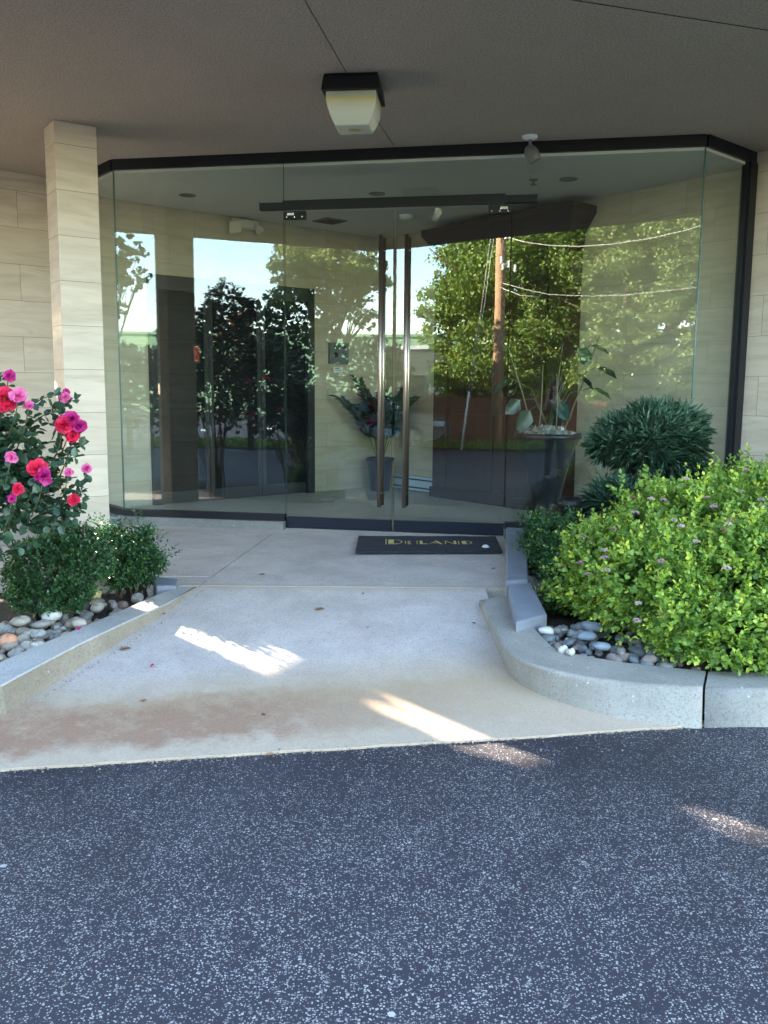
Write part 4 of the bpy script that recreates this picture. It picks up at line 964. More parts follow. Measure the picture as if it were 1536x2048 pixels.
# ------------------------------------------------------------------ RIGHT BED PLANTS
def shrub(name, label, cat, blobs, nsp, nl, length, mat, tint0, tip, stem, base, shape=LEAF, width=1., group=None, inner=0, drop=0, trunkr=.012, spread=1.):
    o = thing(name, label, cat, base, group)
    p, out = inblobs(blobs, nsp); p = p + out * (np.where(RNG.random(len(p)) < .22, RNG.random(len(p)) * stem * 1.1, 0) * (out[:, 2] > -.3))[:, None]; lv = Leaves(); sprigs(lv, p, out, nl, length, tint0, tip, stem, drop, shape, width, spread)
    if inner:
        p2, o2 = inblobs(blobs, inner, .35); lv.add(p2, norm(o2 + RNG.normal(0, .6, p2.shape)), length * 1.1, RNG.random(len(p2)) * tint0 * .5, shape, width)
    lv.build('foliage', mat, o)
    mb = MB(); b = Vector(base); k = 0
    for bl in blobs:
        for _ in range(5):
            t_ = Vector((bl[0] + RNG.normal(0, bl[3] * .4), bl[1] + RNG.normal(0, bl[4] * .4), bl[2] + bl[5] * RNG.uniform(.1, .7)))
            b1 = b + Vector((RNG.normal(0, .05), RNG.normal(0, .05), 0)); md = (b1 + t_) / 2 + Vector((RNG.normal(0, .04), RNG.normal(0, .04), .05))
            mb.tube([b1, md, t_], [trunkr, trunkr * .7, trunkr * .35], 5)
    mb.build('branches', M['bark'], o)
    return o, p, out
# big spirea: blobs read off its outline
SB = [(1.60, 5.0, .50, .38, .40, .38), (2.05, 4.9, .53, .46, .42, .42), (2.6, 5.0, .58, .55, .5, .48), (1.44, 5.5, .44, .34, .45, .36), (1.95, 5.6, .62, .5, .5, .44), (2.45, 5.7, .70, .5, .5, .46), (1.66, 5.9, .50, .24, .35, .32), (3.3, 5.3, .62, .6, .6, .5), (1.95, 4.55, .36, .45, .26, .24), (1.66, 4.66, .36, .22, .22, .2), (2.5, 4.55, .38, .5, .3, .26)]
spr, sp_, so_ = shrub('spirea_bush', 'large rounded yellow-green spirea bush with small pink flower clusters overhanging the right kerb', 'flowering bush', SB, 10500, 8, .038, M['spirea'], .72, .68, .10, (2.0, 5.2, .15), LEAF, .95, None, 12000, .05)
lv = Leaves(); mb = MB()
for i in RNG.choice(len(sp_), 46, replace=False):
    q = Vector(sp_[i]); o_ = Vector(so_[i]); e = q + o_ * RNG.uniform(.05, .16) + Vector((0, 0, .05)); b0 = q - o_ * .12
    if o_.y > .5 or e.z < .4: continue
    mb.tube([b0, q, e], [.003, .0025, .0015], 5)
    for t_ in (.2, .45, .7, 1.):
        pp = np.array([q.lerp(e, t_)] * 2); lv.add(pp, RNG.normal(0, 1, (2, 3)) + np.array([0, 0, .3]), RNG.uniform(.02, .036), RNG.uniform(.5, 1), LEAF, .9)
lv.build('foliage', M['spirea'], spr)
lv = Leaves(); ii = RNG.choice(len(sp_), 260, replace=False); lv.add(sp_[ii], rdir(260), RNG.uniform(.018, .034, 260), RNG.random(260), LEAF, .8, 1.); lv.build('foliage', M['deadleaf'], spr)
cands = [i for i in range(len(sp_)) if so_[i][1] < .35 and sp_[i][2] > .3]
fpx = [(1143, 940), (1090, 1010), (1125, 1020), (1158, 985), (1190, 1000), (1222, 955), (1255, 965), (1262, 1000), (1300, 1002), (1325, 1005), (1370, 962), (1375, 944), (1430, 930), (1425, 1018), (1480, 988), (1520, 1005), (1525, 1020), (1508, 1020), (1345, 1045), (1360, 1058), (1268, 1030), (1225, 1062), (1180, 1090), (1165, 1078), (1208, 1105), (1208, 1120), (1390, 1088), (1445, 1065), (1455, 1055), (1320, 1127), (1210, 1145), (1175, 1153), (1125, 1137), (1157, 1131), (1148, 1043), (1120, 1060), (1275, 1211), (1320, 1231), (1272, 1245), (1422, 1358), (1450, 1142), (1488, 945), (1460, 1045), (1410, 1000)]
from mathutils.bvhtree import BVHTree
def surf_hit(x, y, blobs):
    o = Vector((0, 0, CAMZ)); d = ray(x, y).normalized(); best = None
    for b in blobs:
        c = Vector(b[:3]); s = Vector((1 / b[3], 1 / b[4], 1 / b[5])) ; oc = Vector(((o - c)[i] * s[i] for i in range(3))); dd = Vector((d[i] * s[i] for i in range(3)))
        A = dd.dot(dd); B = 2 * oc.dot(dd); C = oc.dot(oc) - 1.10; D = B * B - 4 * A * C
        if D > 0:
            t = (-B - math.sqrt(D)) / (2 * A)
            if best is None or t < best: best = t
    return None if best is None else o + d * best
for i, (x, y) in enumerate(fpx):
    h = surf_hit(x, y, SB)
    if h is None: continue
    h = h + Vector((0, -.02, .015)); lv = Leaves(); n = 26; R_ = RNG.uniform(.014, .023)
    d = rdir(n, 0.); P = np.array(h) + d * np.array([R_, R_, R_ * .45])
    for _ in range(3): lv.add(P, norm(d + RNG.normal(0, .7, (n, 3))), .0085, RNG.random(n), LEAF, 1.3)
    lv.build('flower_cluster', M['fl_brown'] if i % 5 == 2 else (M['fl_mag'] if i % 4 == 1 else M['fl_pink']), spr, loc=h)
shrub('boxwood_bush', 'dark green boxwood bush between the slate edging and the spirea', 'bush', [(1.29, 6.4, .42, .19, .42, .28), (1.24, 6.85, .42, .13, .25, .22), (1.27, 5.9, .38, .16, .3, .27), (1.16, 5.65, .32, .1, .16, .2)], 2300, 9, .030, M['box_r'], .75, .45, .09, (1.2, 6.4, .25), LEAF, .85, None, 4000)
shrub('barberry_plant', 'low russet-leaved plant against the glass, left of the black nursery pot', 'plant', [(1.52, 7.3, .50, .2, .16, .2), (1.36, 7.28, .46, .12, .14, .18)], 330, 7, .024, M['rust'], .8, .4, .05, (1.42, 7.35, .3), LEAF, .8)
# black nursery pot and pale bucket
p = Vector((1.53, 7.08, .34)); mb = MB(); mb.lathe(p, [(0, .0), (.095, .0), (.12, .36), (.132, .365), (.132, .43), (.12, .43), (.115, .39), (0, .33)], 22); tag(mb.build('nursery_pot', M['pot_plastic'], loc=p), 'empty black plastic nursery pot beside the pale bucket near the glass', 'plant pot')
p = Vector((1.74, 7.12, .34)); bk = thing('bucket', 'pale blue plastic bucket behind the spirea, right of the black nursery pot', 'bucket', p)
mb = MB(); mb.lathe(p, [(0, .0), (.095, .0), (.12, .40), (.127, .402), (.127, .42), (.117, .42), (.11, .39), (.09, .02), (0, .02)], 22); mb.build('pail', M['bucket'], bk)
mb = MB(); mb.tube([p + Vector((-.127, 0, .40)), p + Vector((-.11, -.09, .33)), p + Vector((0, -.15, .29)), p + Vector((.11, -.09, .33)), p + Vector((.127, 0, .40))], .003, 5); mb.build('handle', M['chrome'], bk)
# pompon pine
def pine(label, balls, base):
    o = thing('pine_shrub', label, 'pine', base); lv = Leaves(); mb = MB(); b = Vector(base)
    for (cx, cy, cz, r, nt_) in balls:
        c = Vector((cx, cy, cz)); mb.tube([b, (b + c) / 2 + Vector((.03, .02, 0)), c], [.022, .017, .008], 6)
        d = rdir(nt_, -.75); rr = r * RNG.uniform(.45, .80, nt_)
        P = np.array(c) + d * rr[:, None] * np.array([1.08, 1, .88])
        for i in range(nt_):
            ax = d[i] + np.array([0, 0, .35]) + RNG.normal(0, .25, 3); ax /= np.linalg.norm(ax)
            k = 60; nd = norm(ax * .75 + rdir(k)); tv = RNG.normal(0, .14); base_ = P[i] + ax * RNG.uniform(-.06, .03, k)[:, None]
            lv.add(base_, nd, RNG.uniform(.10, .17, k), np.clip(RNG.random(k) * .35 + .32 + tv, 0, 1), NARROW, .05, .5)
            if i % 5 == 0: mb.tube([c, Vector(P[i])], [.007, .004], 4)
    lv.build('needles', M['needle'], o); mb.build('branches', M['bark'], o); return o
pc = atY(1298, 892, 6.75)
pine('dark green pompon pine shrub standing in front of the right glass pane', [(pc.x, pc.y, pc.z, .28, 230), (pc.x - .20, pc.y + .05, pc.z + .02, .18, 100), (pc.x + .20, pc.y, pc.z + .02, .18, 100), (pc.x + .02, pc.y + .05, pc.z + .14, .18, 80), (pc.x - .25, pc.y - .05, pc.z - .40, .17, 50), (pc.x + .34, pc.y + .1, pc.z - .28, .2, 45), (pc.x + .28, pc.y + .1, pc.z + .16, .13, 25)], (pc.x + .03, pc.y, .25))

# ------------------------------------------------------------------ LEFT BED PLANTS
c1_ = atY(108, 1140, 5.35); c2_ = atY(258, 1118, 6.0)
shrub('boxwood_bush', 'wide dark boxwood bush in the left bed below the rose bush', 'bush', [(c1_.x, c1_.y, c1_.z - .02, .27, .25, .22), (c1_.x - .02, c1_.y - .02, c1_.z - .15, .25, .22, .14), (c1_.x - .12, c1_.y + .1, c1_.z - .02, .2, .2, .18), (c1_.x + .16, c1_.y + .05, c1_.z + .06, .17, .16, .19), (c1_.x + .04, c1_.y + .05, c1_.z + .12, .13, .14, .16)], 2000, 9, .024, M['box'], .8, .3, .06, (c1_.x, c1_.y, .17), LEAF, .85, 'boxwoods in the left bed', 2500)
shrub('boxwood_bush', 'smaller loose boxwood bush at the end of the left kerb, right of the column', 'bush', [(c2_.x, c2_.y, c2_.z - .02, .18, .19, .15), (c2_.x, c2_.y - .01, c2_.z - .12, .15, .15, .10), (c2_.x + .08, c2_.y, c2_.z + .05, .09, .12, .18), (c2_.x - .13, c2_.y + .02, c2_.z + .07, .10, .12, .17), (c2_.x + .17, c2_.y - .02, c2_.z - .03, .08, .1, .1)], 1000, 10, .026, M['box'], .8, .3, .10, (c2_.x, c2_.y, .2), LEAF, .85, 'boxwoods in the left bed', 1300)
# rose bush
RBL = [(-2.25, 4.75, 1.18, .42, .40, .36), (-2.65, 4.9, 1.25, .5, .5, .42), (-2.12, 4.68, 1.0, .28, .28, .24), (-2.35, 4.7, 1.42, .30, .30, .28), (-2.9, 5.0, 1.7, .5, .45, .55), (-1.93, 4.7, 1.0, .2, .22, .22)]
# rose canes and leaves are placed so that the outline is open and twiggy
ro = thing('rose_bush', 'tall rose bush with crimson and pink blooms at the left edge', 'rose bush', (-2.35, 4.85, .17))
lv = Leaves(); mb = MB(); p, out = inblobs(RBL, 1900, .45)
p = np.array([q for q in p]); sprig_n = len(p)
ax = norm(out + np.array([0, 0, .25]) + RNG.normal(0, .45, p.shape)); side = norm(np.cross(ax, np.array([0, 0, 1.]) + RNG.normal(0, .3, p.shape)))
for k in range(5):
    t_ = [0, 0, .5, .5, 1][k]; sg = [-1, 1, -1, 1, 0][k]
    d = norm(ax * (.45 if sg else 1) + side * sg * 1.0 + np.array([0, 0, -.25]))
    lv.add(p + ax * (.045 * t_ + .01), d, RNG.uniform(.042, .062, sprig_n), np.clip(RNG.random(sprig_n) * .85 + .1 * (p[:, 2] > 1.3), 0, 1), LEAF, 1.05, .5)
for k in range(26):
    i = RNG.integers(0, sprig_n); t_ = Vector(p[i]); b0 = Vector((-2.4 + RNG.normal(0, .1), 4.85 + RNG.normal(0, .08), .15))
    mb.tube([b0, (b0 * .45 + t_ * .55) + Vector((RNG.normal(0, .05), RNG.normal(0, .05), .12)), t_], [.011, .008, .004], 6)
def bloom(x, y, Y, r, mat, label=None, single=False):
    c = atY(x, y, Y); lv2 = Leaves(); tocam = np.array([-c.x * .15, -1, .35]) + RNG.normal(0, .25, 3); tocam /= np.linalg.norm(tocam)
    a0 = norm(np.cross(tocam, [[0, 0, 1.]]))[0]; b0 = np.cross(tocam, a0)
    for ring, (n, op, ln) in enumerate(((6, 1.45, 1.10), (6, 1.15, 1.0), (5, .85, .88), (5, .55, .74), (4, .30, .62), (3, .12, .5))[:3 if single else 6]):
        for k in range(n):
            an = 2 * math.pi * (k / n) + ring * .6 + RNG.normal(0, .12); rad = a0 * math.cos(an) + b0 * math.sin(an)
            o2_ = op + RNG.normal(0, .16); d = rad * math.sin(o2_) + tocam * math.cos(o2_) + RNG.normal(0, .08, 3)
            PW = LEAF.copy(); PW[:, 1] *= 1.45; PW[3] = (.90, .0, -.10); PW[2, 0] = PW[4, 0] = .90; PW[1, 2] = PW[5, 2] = .22; PW[2, 2] = PW[4, 2] = .10 + RNG.normal(0, .07)
            X = d / np.linalg.norm(d); Z = tocam - X * (tocam @ X); Z /= max(np.linalg.norm(Z), 1e-6); Y_ = np.cross(Z, X)
            L2 = r * .86 * ln * RNG.uniform(.8, 1.2); P = np.array(c) + L2 * (PW[:, 0:1] * X + PW[:, 1:2] * Y_ + PW[:, 2:3] * Z * 1.6)
            lv2.V.append(P); lv2.T.append(np.clip(RNG.random(2) * .8 + .1, 0, 1))
    fl = lv2.build('rose_bloom', mat, ro, loc=c)
    if label: fl['label'] = label
    if RNG.random() < .3: m2 = MB(); m2.lathe(c + Vector(tocam) * r * .12, [(0, r * .1), (r * .12, r * .06), (r * .14, 0)], 8, 0, tuple(tocam)); m2.build('flower_centre', M['stamen'], fl)
    # its stem back into the bush
    t_ = Vector((c.x - .12, c.y + .12, c.z - .22)); mb.tube([t_, (t_ + c) / 2 + Vector((.01, 0, .0)), c], [.004, .003, .003], 5)
    P = np.array([c + Vector((-.02, .02, -.05)), c + Vector((-.05, .03, -.09)), c + Vector((-.08, .07, -.15))] * 2)
    lv.add(P, rdir(6, -.3), .05, RNG.random(6) * .8, LEAF, 1.05)
BL = [(8, 800, 4.45, .075, 'petal_red'), (38, 792, 4.4, .05, 'petal_pink'), (58, 748, 4.5, .0, ''), (18, 752, 4.5, .034, 'petal_mag'), (58, 812, 4.45, .03, 'petal_pink'),
      (130, 795, 4.55, .034, 'petal_pink'), (132, 785, 4.56, .022, 'petal_mag'), (143, 838, 4.5, .050, 'petal_mag'), (128, 850, 4.48, .050, 'petal_red'), (158, 852, 4.5, .044, 'petal_mag'), (145, 873, 4.5, .044, 'petal_red'),
      (22, 915, 4.35, .036, 'petal_pink'), (74, 938, 4.35, .056, 'petal_red'), (88, 952, 4.33, .048, 'petal_mag'), (36, 978, 4.3, .036, 'petal_red'), (24, 998, 4.3, .026, 'petal_mag'),
      (174, 937, 4.5, .032, 'petal_pink'), (138, 945, 4.5, .026, 'petal_pink'), (147, 1000, 4.5, .036, 'petal_red')]
for i, (x, y, Y, r, mn) in enumerate(BL):
    if r: bloom(x, y, Y, r, M[mn], {'petal_red': 'crimson rose bloom', 'petal_mag': 'magenta rose bloom', 'petal_pink': 'pale pink rose bloom'}[mn])
for (dx_, dy_, z_, mn) in ((-3.0, 5.35, 1.7, 'petal_mag'), (-2.7, 5.4, 1.75, 'petal_red'), (-2.5, 5.3, 1.35, 'petal_red'), (-2.9, 5.45, 1.3, 'petal_mag')):
    pp = Vector((dx_, dy_, z_)); l2 = Leaves(); dd = rdir(16, -.2); l2.add(np.array(pp) + dd * .02, dd, .055, RNG.random(16), LEAF, 1.5); l2.build('rose_bloom', M[mn], ro, loc=pp)
# twiggy shoots on the right of the bush
for (x, y) in ((110, 790), (118, 820), (168, 965), (163, 985), (165, 1005), (150, 915), (160, 890), (150, 1035), (120, 1050), (75, 1085), (40, 1095), (10, 760), (150, 800), (160, 1020), (110, 1015)):
    c = atY(x, y, 4.5 + RNG.uniform(-.05, .1)); b0 = c + Vector((-.16, .1, -.06 + RNG.normal(0, .03))); mb.tube([b0, (b0 + c) / 2 + Vector((0, 0, .01)), c], [.0035, .003, .002], 4)
    for t_ in (.1, .4, .7, 1.):
        q = b0 * (1 - t_) + c * t_; lv.add(np.array([q] * 3), np.array([(.5, 0, .5), (.4, -.4, -.6), (.6, .2, .1)]) + RNG.normal(0, .3, (3, 3)), RNG.uniform(.035, .055, 3), RNG.random(3) * .9, LEAF, 1.05)
lv.build('foliage', M['rose'], ro); mb.build('canes', M['stem'], ro)
# taller crab-apple like shrub further left, seen in the glass
shrub('tall_shrub', 'tall dark shrub left of the rose bush, seen mirrored in the left glass pane', 'shrub', [(-3.5, 5.2, 2.1, .50, .45, .6), (-3.3, 5.3, 2.6, .33, .33, .38), (-3.75, 5.1, 1.5, .5, .45, .6), (-4.1, 5.2, 1.9, .45, .4, .6)], 1600, 5, .06, M['rose'], .8, .2, .08, (-3.6, 5.2, .15), LEAF, 1.05, None, 800)

# ------------------------------------------------------------------ RIVER STONES
def pebble_mesh(seed, mats):
    r = random.Random(seed); mb = MB(); n, m = 14, 8; vs = []; ph = [r.uniform(0, 6) for _ in range(6)]
    for j in range(m + 1):
        th = math.pi * j / m
        for i in range(n):
            a = 2 * math.pi * i / n; d = 1 + .10 * math.sin(2 * a + ph[0]) + .09 * math.sin(3 * a + ph[1]) + .07 * math.sin(2 * th + ph[2] + a) + .05 * math.sin(5 * a + ph[3] + th)
            sx = math.copysign(abs(math.cos(a)) ** .88, math.cos(a)); sy = math.copysign(abs(math.sin(a)) ** .88, math.sin(a))
            vs.append((math.sin(th) ** .8 * sx * d, math.sin(th) ** .8 * sy * d, math.cos(th) * d))
    fs = [(j * n + i, (j + 1) * n + i, (j + 1) * n + (i + 1) % n, j * n + (i + 1) % n) for j in range(m) for i in range(n)]
    mb.add(vs, fs, 0, True); o = mb.build('river_stone', mats); me = o.data; bpy.data.objects.remove(o); return me
PM = {k: [pebble_mesh(s, M[k]) for s in range(6)] for k in ('peb_warm', 'peb_cool')}
def pebble(p, size, mesh, label, group, rz=None, tilt=.25, flat=.6, el=.75):
    o = bpy.data.objects.new('river_stone', mesh); COL.objects.link(o); o.location = p
    o.scale = (size, size * el, size * flat); o.rotation_euler = (rj.gauss(0, tilt), rj.gauss(0, tilt), rj.uniform(0, 6.28) if rz is None else rz)
    return tag(o, label, 'river stone', group)
def bedz_l(x, y): return .172 + .03 * (y - 4) / 2
placed = []
def fill(region, n, szr, key, group, label, zf, inside):
    c = 0; tries = 0
    while c < n and tries < 30000:
        tries += 1; x = rj.uniform(region[0], region[1]); y = rj.uniform(region[2], region[3])
        if not inside(x, y): continue
        s = szr[0] + (szr[1] - szr[0]) * rj.random() ** 1.5; s *= (1.35 if rj.random() < .10 else 1)
        lay = 0
        near = [(px, py, ps, pz) for (px, py, ps, pz) in placed if (px - x) ** 2 + (py - y) ** 2 < (ps + s) ** 2 * .36]
        if len(near) > 1: continue
        z = zf(x, y) + s * .16
        if near: z = near[0][3] + min(near[0][2], s) * .62
        placed.append((x, y, s, z)); pebble((x, y, z), s, PM[key][rj.randrange(6)], label, group, None, .22, rj.uniform(.45, .75), rj.uniform(.62, .95)); c += 1
kl = [(p.x, p.y) for p in inn[:6]]
def left_in(x, y):
    # bed side of the left kerb inner line and in front of the bushes
    for (a, b) in zip(kl[:-1], kl[1:]):
        if b[1] <= y <= a[1]:
            t_ = (y - b[1]) / (a[1] - b[1]); kx = b[0] + (a[0] - b[0]) * t_; return x < kx - .015 and x > kx - .62
    return False
fill((-2.65, -1.3, 4.3, 6.1), 180, (.024, .052), 'peb_warm', 'river stones in the left bed', 'tan or grey river stone among the many in the left bed', bedz_l, left_in)
def right_in(x, y):
    v = [(Ir[i].x, Ir[i].y) for i in range(len(Ir))]
    for (a, b) in zip(v[:-1], v[1:]):
        if b[1] <= y <= a[1] and a[1] - b[1] > 1e-4:
            t_ = (y - b[1]) / (a[1] - b[1]); kx = b[0] + (a[0] - b[0]) * t_
            if x < kx + .03: return False
    if y > 5.35: return False
    for (a, b) in zip(v[:-1], v[1:]):
        if min(a[0], b[0]) <= x <= max(a[0], b[0]) and abs(b[0] - a[0]) > 1e-4:
            t_ = (x - a[0]) / (b[0] - a[0]); ky = a[1] + (b[1] - a[1]) * t_
            if y < ky + .03: return False
    return True
placed = []
fill((.88, 1.65, 4.3, 5.4), 115, (.018, .052), 'peb_cool', 'river stones in the right bed', 'grey or brown river stone among the many in the right bed', lambda x, y: .172 + .02 * (y - 4.4), right_in)
for (x, y, z, s, mk, lb, g_, el_, fl, rz) in (
    (288, 1508 - 300, .26, .001, 'peb_white', '', '', 1, 1, 0),
    (101, 1231, .27, .062, 'peb_white', 'large whitish boulder, the brightest stone in the left bed', 'l', .72, .62, .2),
    (41, 1243, .25, .060, 'peb_warm', 'wide tan river stone left of the whitish boulder', 'l', .6, .5, .1),
    (82, 1249, .24, .058, 'peb_warm', 'flat brown river stone directly in front of the whitish boulder', 'l', .55, .42, .0),
    (146, 1247, .24, .046, 'peb_warm', 'squarish tan river stone close to the left kerb, right of the whitish boulder', 'l', .8, .7, .4),
    (195, 1216, .24, .046, 'peb_warm', 'pale speckled river stone in the left bed, nearest the middle of the kerb', 'l', .75, .6, .3),
    (17, 1281, .23, .045, 'peb_orange', 'orange stone at the front left of the left bed', 'l', .85, .8, .6),
    (182, 1188, .27, .062, 'peb_moss', 'big yellowish mossy stone beneath the wide boxwood', 'l', .9, .75, .2),
    (1185, 1254, .25, .060, 'peb_blue', 'long blue-grey flat stone at the back of the right bed stones', 'r', .62, .5, -.3),
    (1172, 1272, .24, .052, 'peb_blue', 'dark grey oval stone in front of the long blue-grey stone', 'r', .65, .5, .1),
    (1203, 1293, .24, .056, 'peb_blue', 'smooth light grey oval stone in the middle of the right bed stones', 'r', .6, .42, .0),
    (1126, 1300, .255, .026, 'peb_white', 'small round white stone at the inner edge of the right kerb', 'r', .85, .9, .0),
    (1142, 1304, .255, .024, 'peb_white', 'second small white stone, right of the round one on the kerb edge', 'r', .95, .8, .5),
    (1078, 1245, .26, .040, 'peb_pink', 'pinkish brown stone touching the tip of the slate edging', 'r', .85, .75, .5),
    (1092, 1262, .25, .046, 'peb_white', 'pale beige stone just below the pinkish stone in the right bed', 'r', .7, .55, -.2)):
    if s < .01: continue
    me = PM[mk][2] if mk in PM else pebble_mesh(int(x), M[mk]); pebble(atz(x, y, z), s, me, lb, 'river stones in the left bed' if g_ == 'l' else 'river stones in the right bed', rz, .08, fl, el_)

# ------------------------------------------------------------------ LITTER
def litter(x, y, z, s, lb, rz):
    p = atz(x, y, z) if z else gp(x, y); p.z += .006; lv = Leaves(); lv.add(np.array([p]), np.array([[math.cos(rz), math.sin(rz), .12]]), s, rj.random(), LEAF, .75, .1)
    tag(lv.build('fallen_leaf', M['deadleaf'], loc=p), lb, 'fallen leaf', 'fallen leaves on the concrete')
for a in ((628, 1222, 0, .07, 'long tan fallen leaf on the middle of the ramp, below the cross joint', .2), (733, 1258, 0, .035, 'tiny dark leaf bit near the middle of the ramp', .9), (950, 1250, 0, .035, 'tiny dark leaf bit near the curved kerb', 2.), (1003, 1113, .32, .05, 'reddish brown leaf against the slate edging below the mat corner', .4),
          (983, 1140, .31, .045, 'dark curled leaf on the landing, below the red-brown one', .6), (880, 1112, .32, .04, 'small dark leaf just below the mat edge', 0.), (237, 1302, 0, .07, 'orange-brown leaf on the ramp near the left kerb', .3), (274, 1232, 0, .045, 'pale leaf lying against the foot of the left kerb', .8),
          (240, 1276, 0, .06, 'reddish leaf sliver tucked along the left kerb foot', .7), (517, 1152, .3, .05, 'thin red-brown leaf on the landing above the cross joint', .1), (278, 1405, 0, .04, 'small rust leaf on the left part of the ramp', .5), (531, 1433, 0, .03, 'small dark leaf on the stained part of the ramp', 2.5), (528, 1513, 0, .05, 'orange leaf at the asphalt edge of the ramp', .1), (642, 1161, .3, .02, 'dark speck of leaf at the middle of the cross joint', .3), (725, 1190, 0, .03, 'dark leaf crumb just below the cross joint', 1.3)): litter(*a)
for (x, y, z) in ((158, 1262, .27), (210, 1290, .2), (300, 1335, .1), (60, 1300, .25), (330, 1230, .2)):
    p = atz(x, y, z) if y < 1280 and x < 200 else gp(x, y); p.z += .006; lv = Leaves(); lv.add(np.array([p]), rdir(1, 0), .026, .5, LEAF, 1.8, .1)
    tag(lv.build('fallen_petal', M['petal_mag'], loc=p), 'fallen magenta rose petal near the left kerb', 'petal', 'fallen rose petals')
mb = MB()
for k in range(420):
    e = rj.uniform(-.3, 3.25); o = abs(rj.gauss(0, .016)) if rj.random() < .75 else rj.uniform(-.02, .25); q = FE0 + FED * e - FEN * (o - .002); r = rj.uniform(.0015, .0055)
    mb.lathe((q.x, q.y, .002 if o > 0 else .014), [(r, 0), (r * .8, r * .9), (0, r * 1.2)], 5, 0, None, False)
for k in range(90):
    j = rj.randrange(len(foot) - 3); t_ = rj.random(); q = foot[j].lerp(foot[j + 1], t_); q = q + Vector((.02 + abs(rj.gauss(0, .012)), -.012, 0)); r = rj.uniform(.0015, .004)
    mb.lathe((q.x, q.y, ramp_z(q.x, q.y)), [(r, 0), (r * .8, r * .9), (0, r * 1.2)], 5, 0, None, False)
tag(mb.build('loose_grit', plain('tan grit', (.22, .18, .14), .9, 0, .2, .6, 40)), 'loose tan grit gathered along the seam between concrete and asphalt', 'grit', kind='stuff')
#PART4
# ------------------------------------------------------------------ ACROSS THE DRIVE (seen mirrored in the glass)
def tree(name, label, tx, ty, Y, blobs, mat, nleaf, lsize, trunk_r=.25, group=None, branches=True, fin=1.):
    """tx,ty: where the foot of the trunk shows in the glass; blobs in mirrored pixels (x, y, Y, rx, ry_m, rz)"""
    b = behind(tx, ty, Y); b.z = 0; o = thing(name, label, 'tree', b, group)
    B = []
    for (x, y, Y2, rx, rz) in blobs:
        c = behind(x, y, Y2); B.append((c.x, c.y, c.z, rx, rx * .9, rz))
    # clumps: leaf clusters inside each blob with gaps between
    lv = Leaves(); tot = sum(b_[3] * b_[3] * b_[5] for b_ in B)
    for b_ in B:
        ncl = max(14, int(34 * (b_[3] / 1.0) ** 1.3 * fin)); d = rdir(ncl, -.8); rr = RNG.random(ncl) ** .45
        cc_ = np.array(b_[:3]) + d * rr[:, None] * np.array(b_[3:6]); n = max(20, int(nleaf * b_[3] * b_[3] * b_[5] / tot / ncl))
        for c in cc_:
            cr = b_[3] * RNG.uniform(.12, .28) / fin ** .3; q = rdir(n); P = c + q * (RNG.random(n) ** .5)[:, None] * cr * np.array([1, 1, .6])
            lv.add(P, norm(q * .5 + RNG.normal(0, .7, (n, 3)) + np.array([0, 0, -.2])), lsize * RNG.uniform(.7, 1.3, n), np.clip(RNG.random(n) * .9 + .07 * (RNG.random(n) > .96) + (RNG.random() - .5) * .2, 0, 1), LEAF, 1.1, 1.)
    lv.build('crown', mat, o)
    mb = MB(); top = Vector(B[0][:3]); b0 = Vector(b); fork = b0 + (top - b0) * .45; fork.x = b0.x + (top.x - b0.x) * .3; fork.y = b0.y + (top.y - b0.y) * .3
    mb.tube([b0, (b0 + fork) / 2 + Vector((.05, 0, 0)), fork], [trunk_r * 1.2, trunk_r, trunk_r * .8], 10)
    for b_ in B:
        c = Vector(b_[:3]); md = (fork + c) / 2 + Vector((0, 0, .1 * b_[5])); mb.tube([fork, md, c], [trunk_r * .6, trunk_r * .4, trunk_r * .15], 7)
        for _ in range(5):
            e = c + Vector((RNG.normal(0, b_[3] * .5), RNG.normal(0, b_[3] * .5), RNG.normal(.2, b_[5] * .4))); mb.tube([md, (md + e) / 2 + Vector((0, 0, .2)), e], [trunk_r * .22, trunk_r * .13, trunk_r * .05], 5)
    mb.build('trunk', M['bark'], o); return o
tree('big_tree', 'large sunlit green tree behind the utility pole, mirrored in the right door', 1118, 880, 30, [(1080, 560, 30, 3.2, 2.6), (960, 640, 30, 2.2, 2.4), (1010, 470, 31, 2.6, 1.8), (1150, 470, 30, 3.0, 2.0), (1170, 660, 29, 2.6, 2.0), (1050, 720, 29, 2.4, 1.4), (930, 730, 30, 1.2, 1.3), (930, 560, 31, 1.2, 1.4), (1180, 760, 28, 1.6, 1.0)], M['tree'], 130000, .095, .3)
tree('big_tree', 'olive green tree right of the big sunlit one, mirrored beside the stone wall', 1300, 880, 26, [(1270, 540, 26, 1.7, 1.5), (1360, 620, 25.5, 1.7, 1.6), (1320, 470, 26, 1.9, 1.1), (1235, 680, 25, 1.1, 1.0), (1340, 720, 25, 1.5, 1.0), (1440, 540, 26, 2, 2), (1200, 600, 26, .8, .8)], M['tree2'], 110000, .075, .2)
tree('shade_tree', 'airy tree mirrored between the left pane edge and the door handles', 640, 880, 22, [(655, 540, 22, 1.35, .75), (720, 560, 21, .8, .55), (610, 590, 22, .9, .6), (690, 615, 22, .8, .5), (600, 520, 23, .8, .6), (735, 640, 22, .35, .25), (640, 655, 22, .5, .25)], M['tree2'], 24000, .065, .10, None, True, 2.6)
tree('shade_tree', 'airy tree mirrored at the far left corner of the glass', 205, 880, 20, [(255, 505, 20, .40, .38), (215, 560, 20, .55, .5), (278, 560, 20, .28, .3), (235, 620, 20, .25, .22), (180, 500, 20, .8, .8)], M['tree2'], 11000, .06, .05, None, True, 2.6)
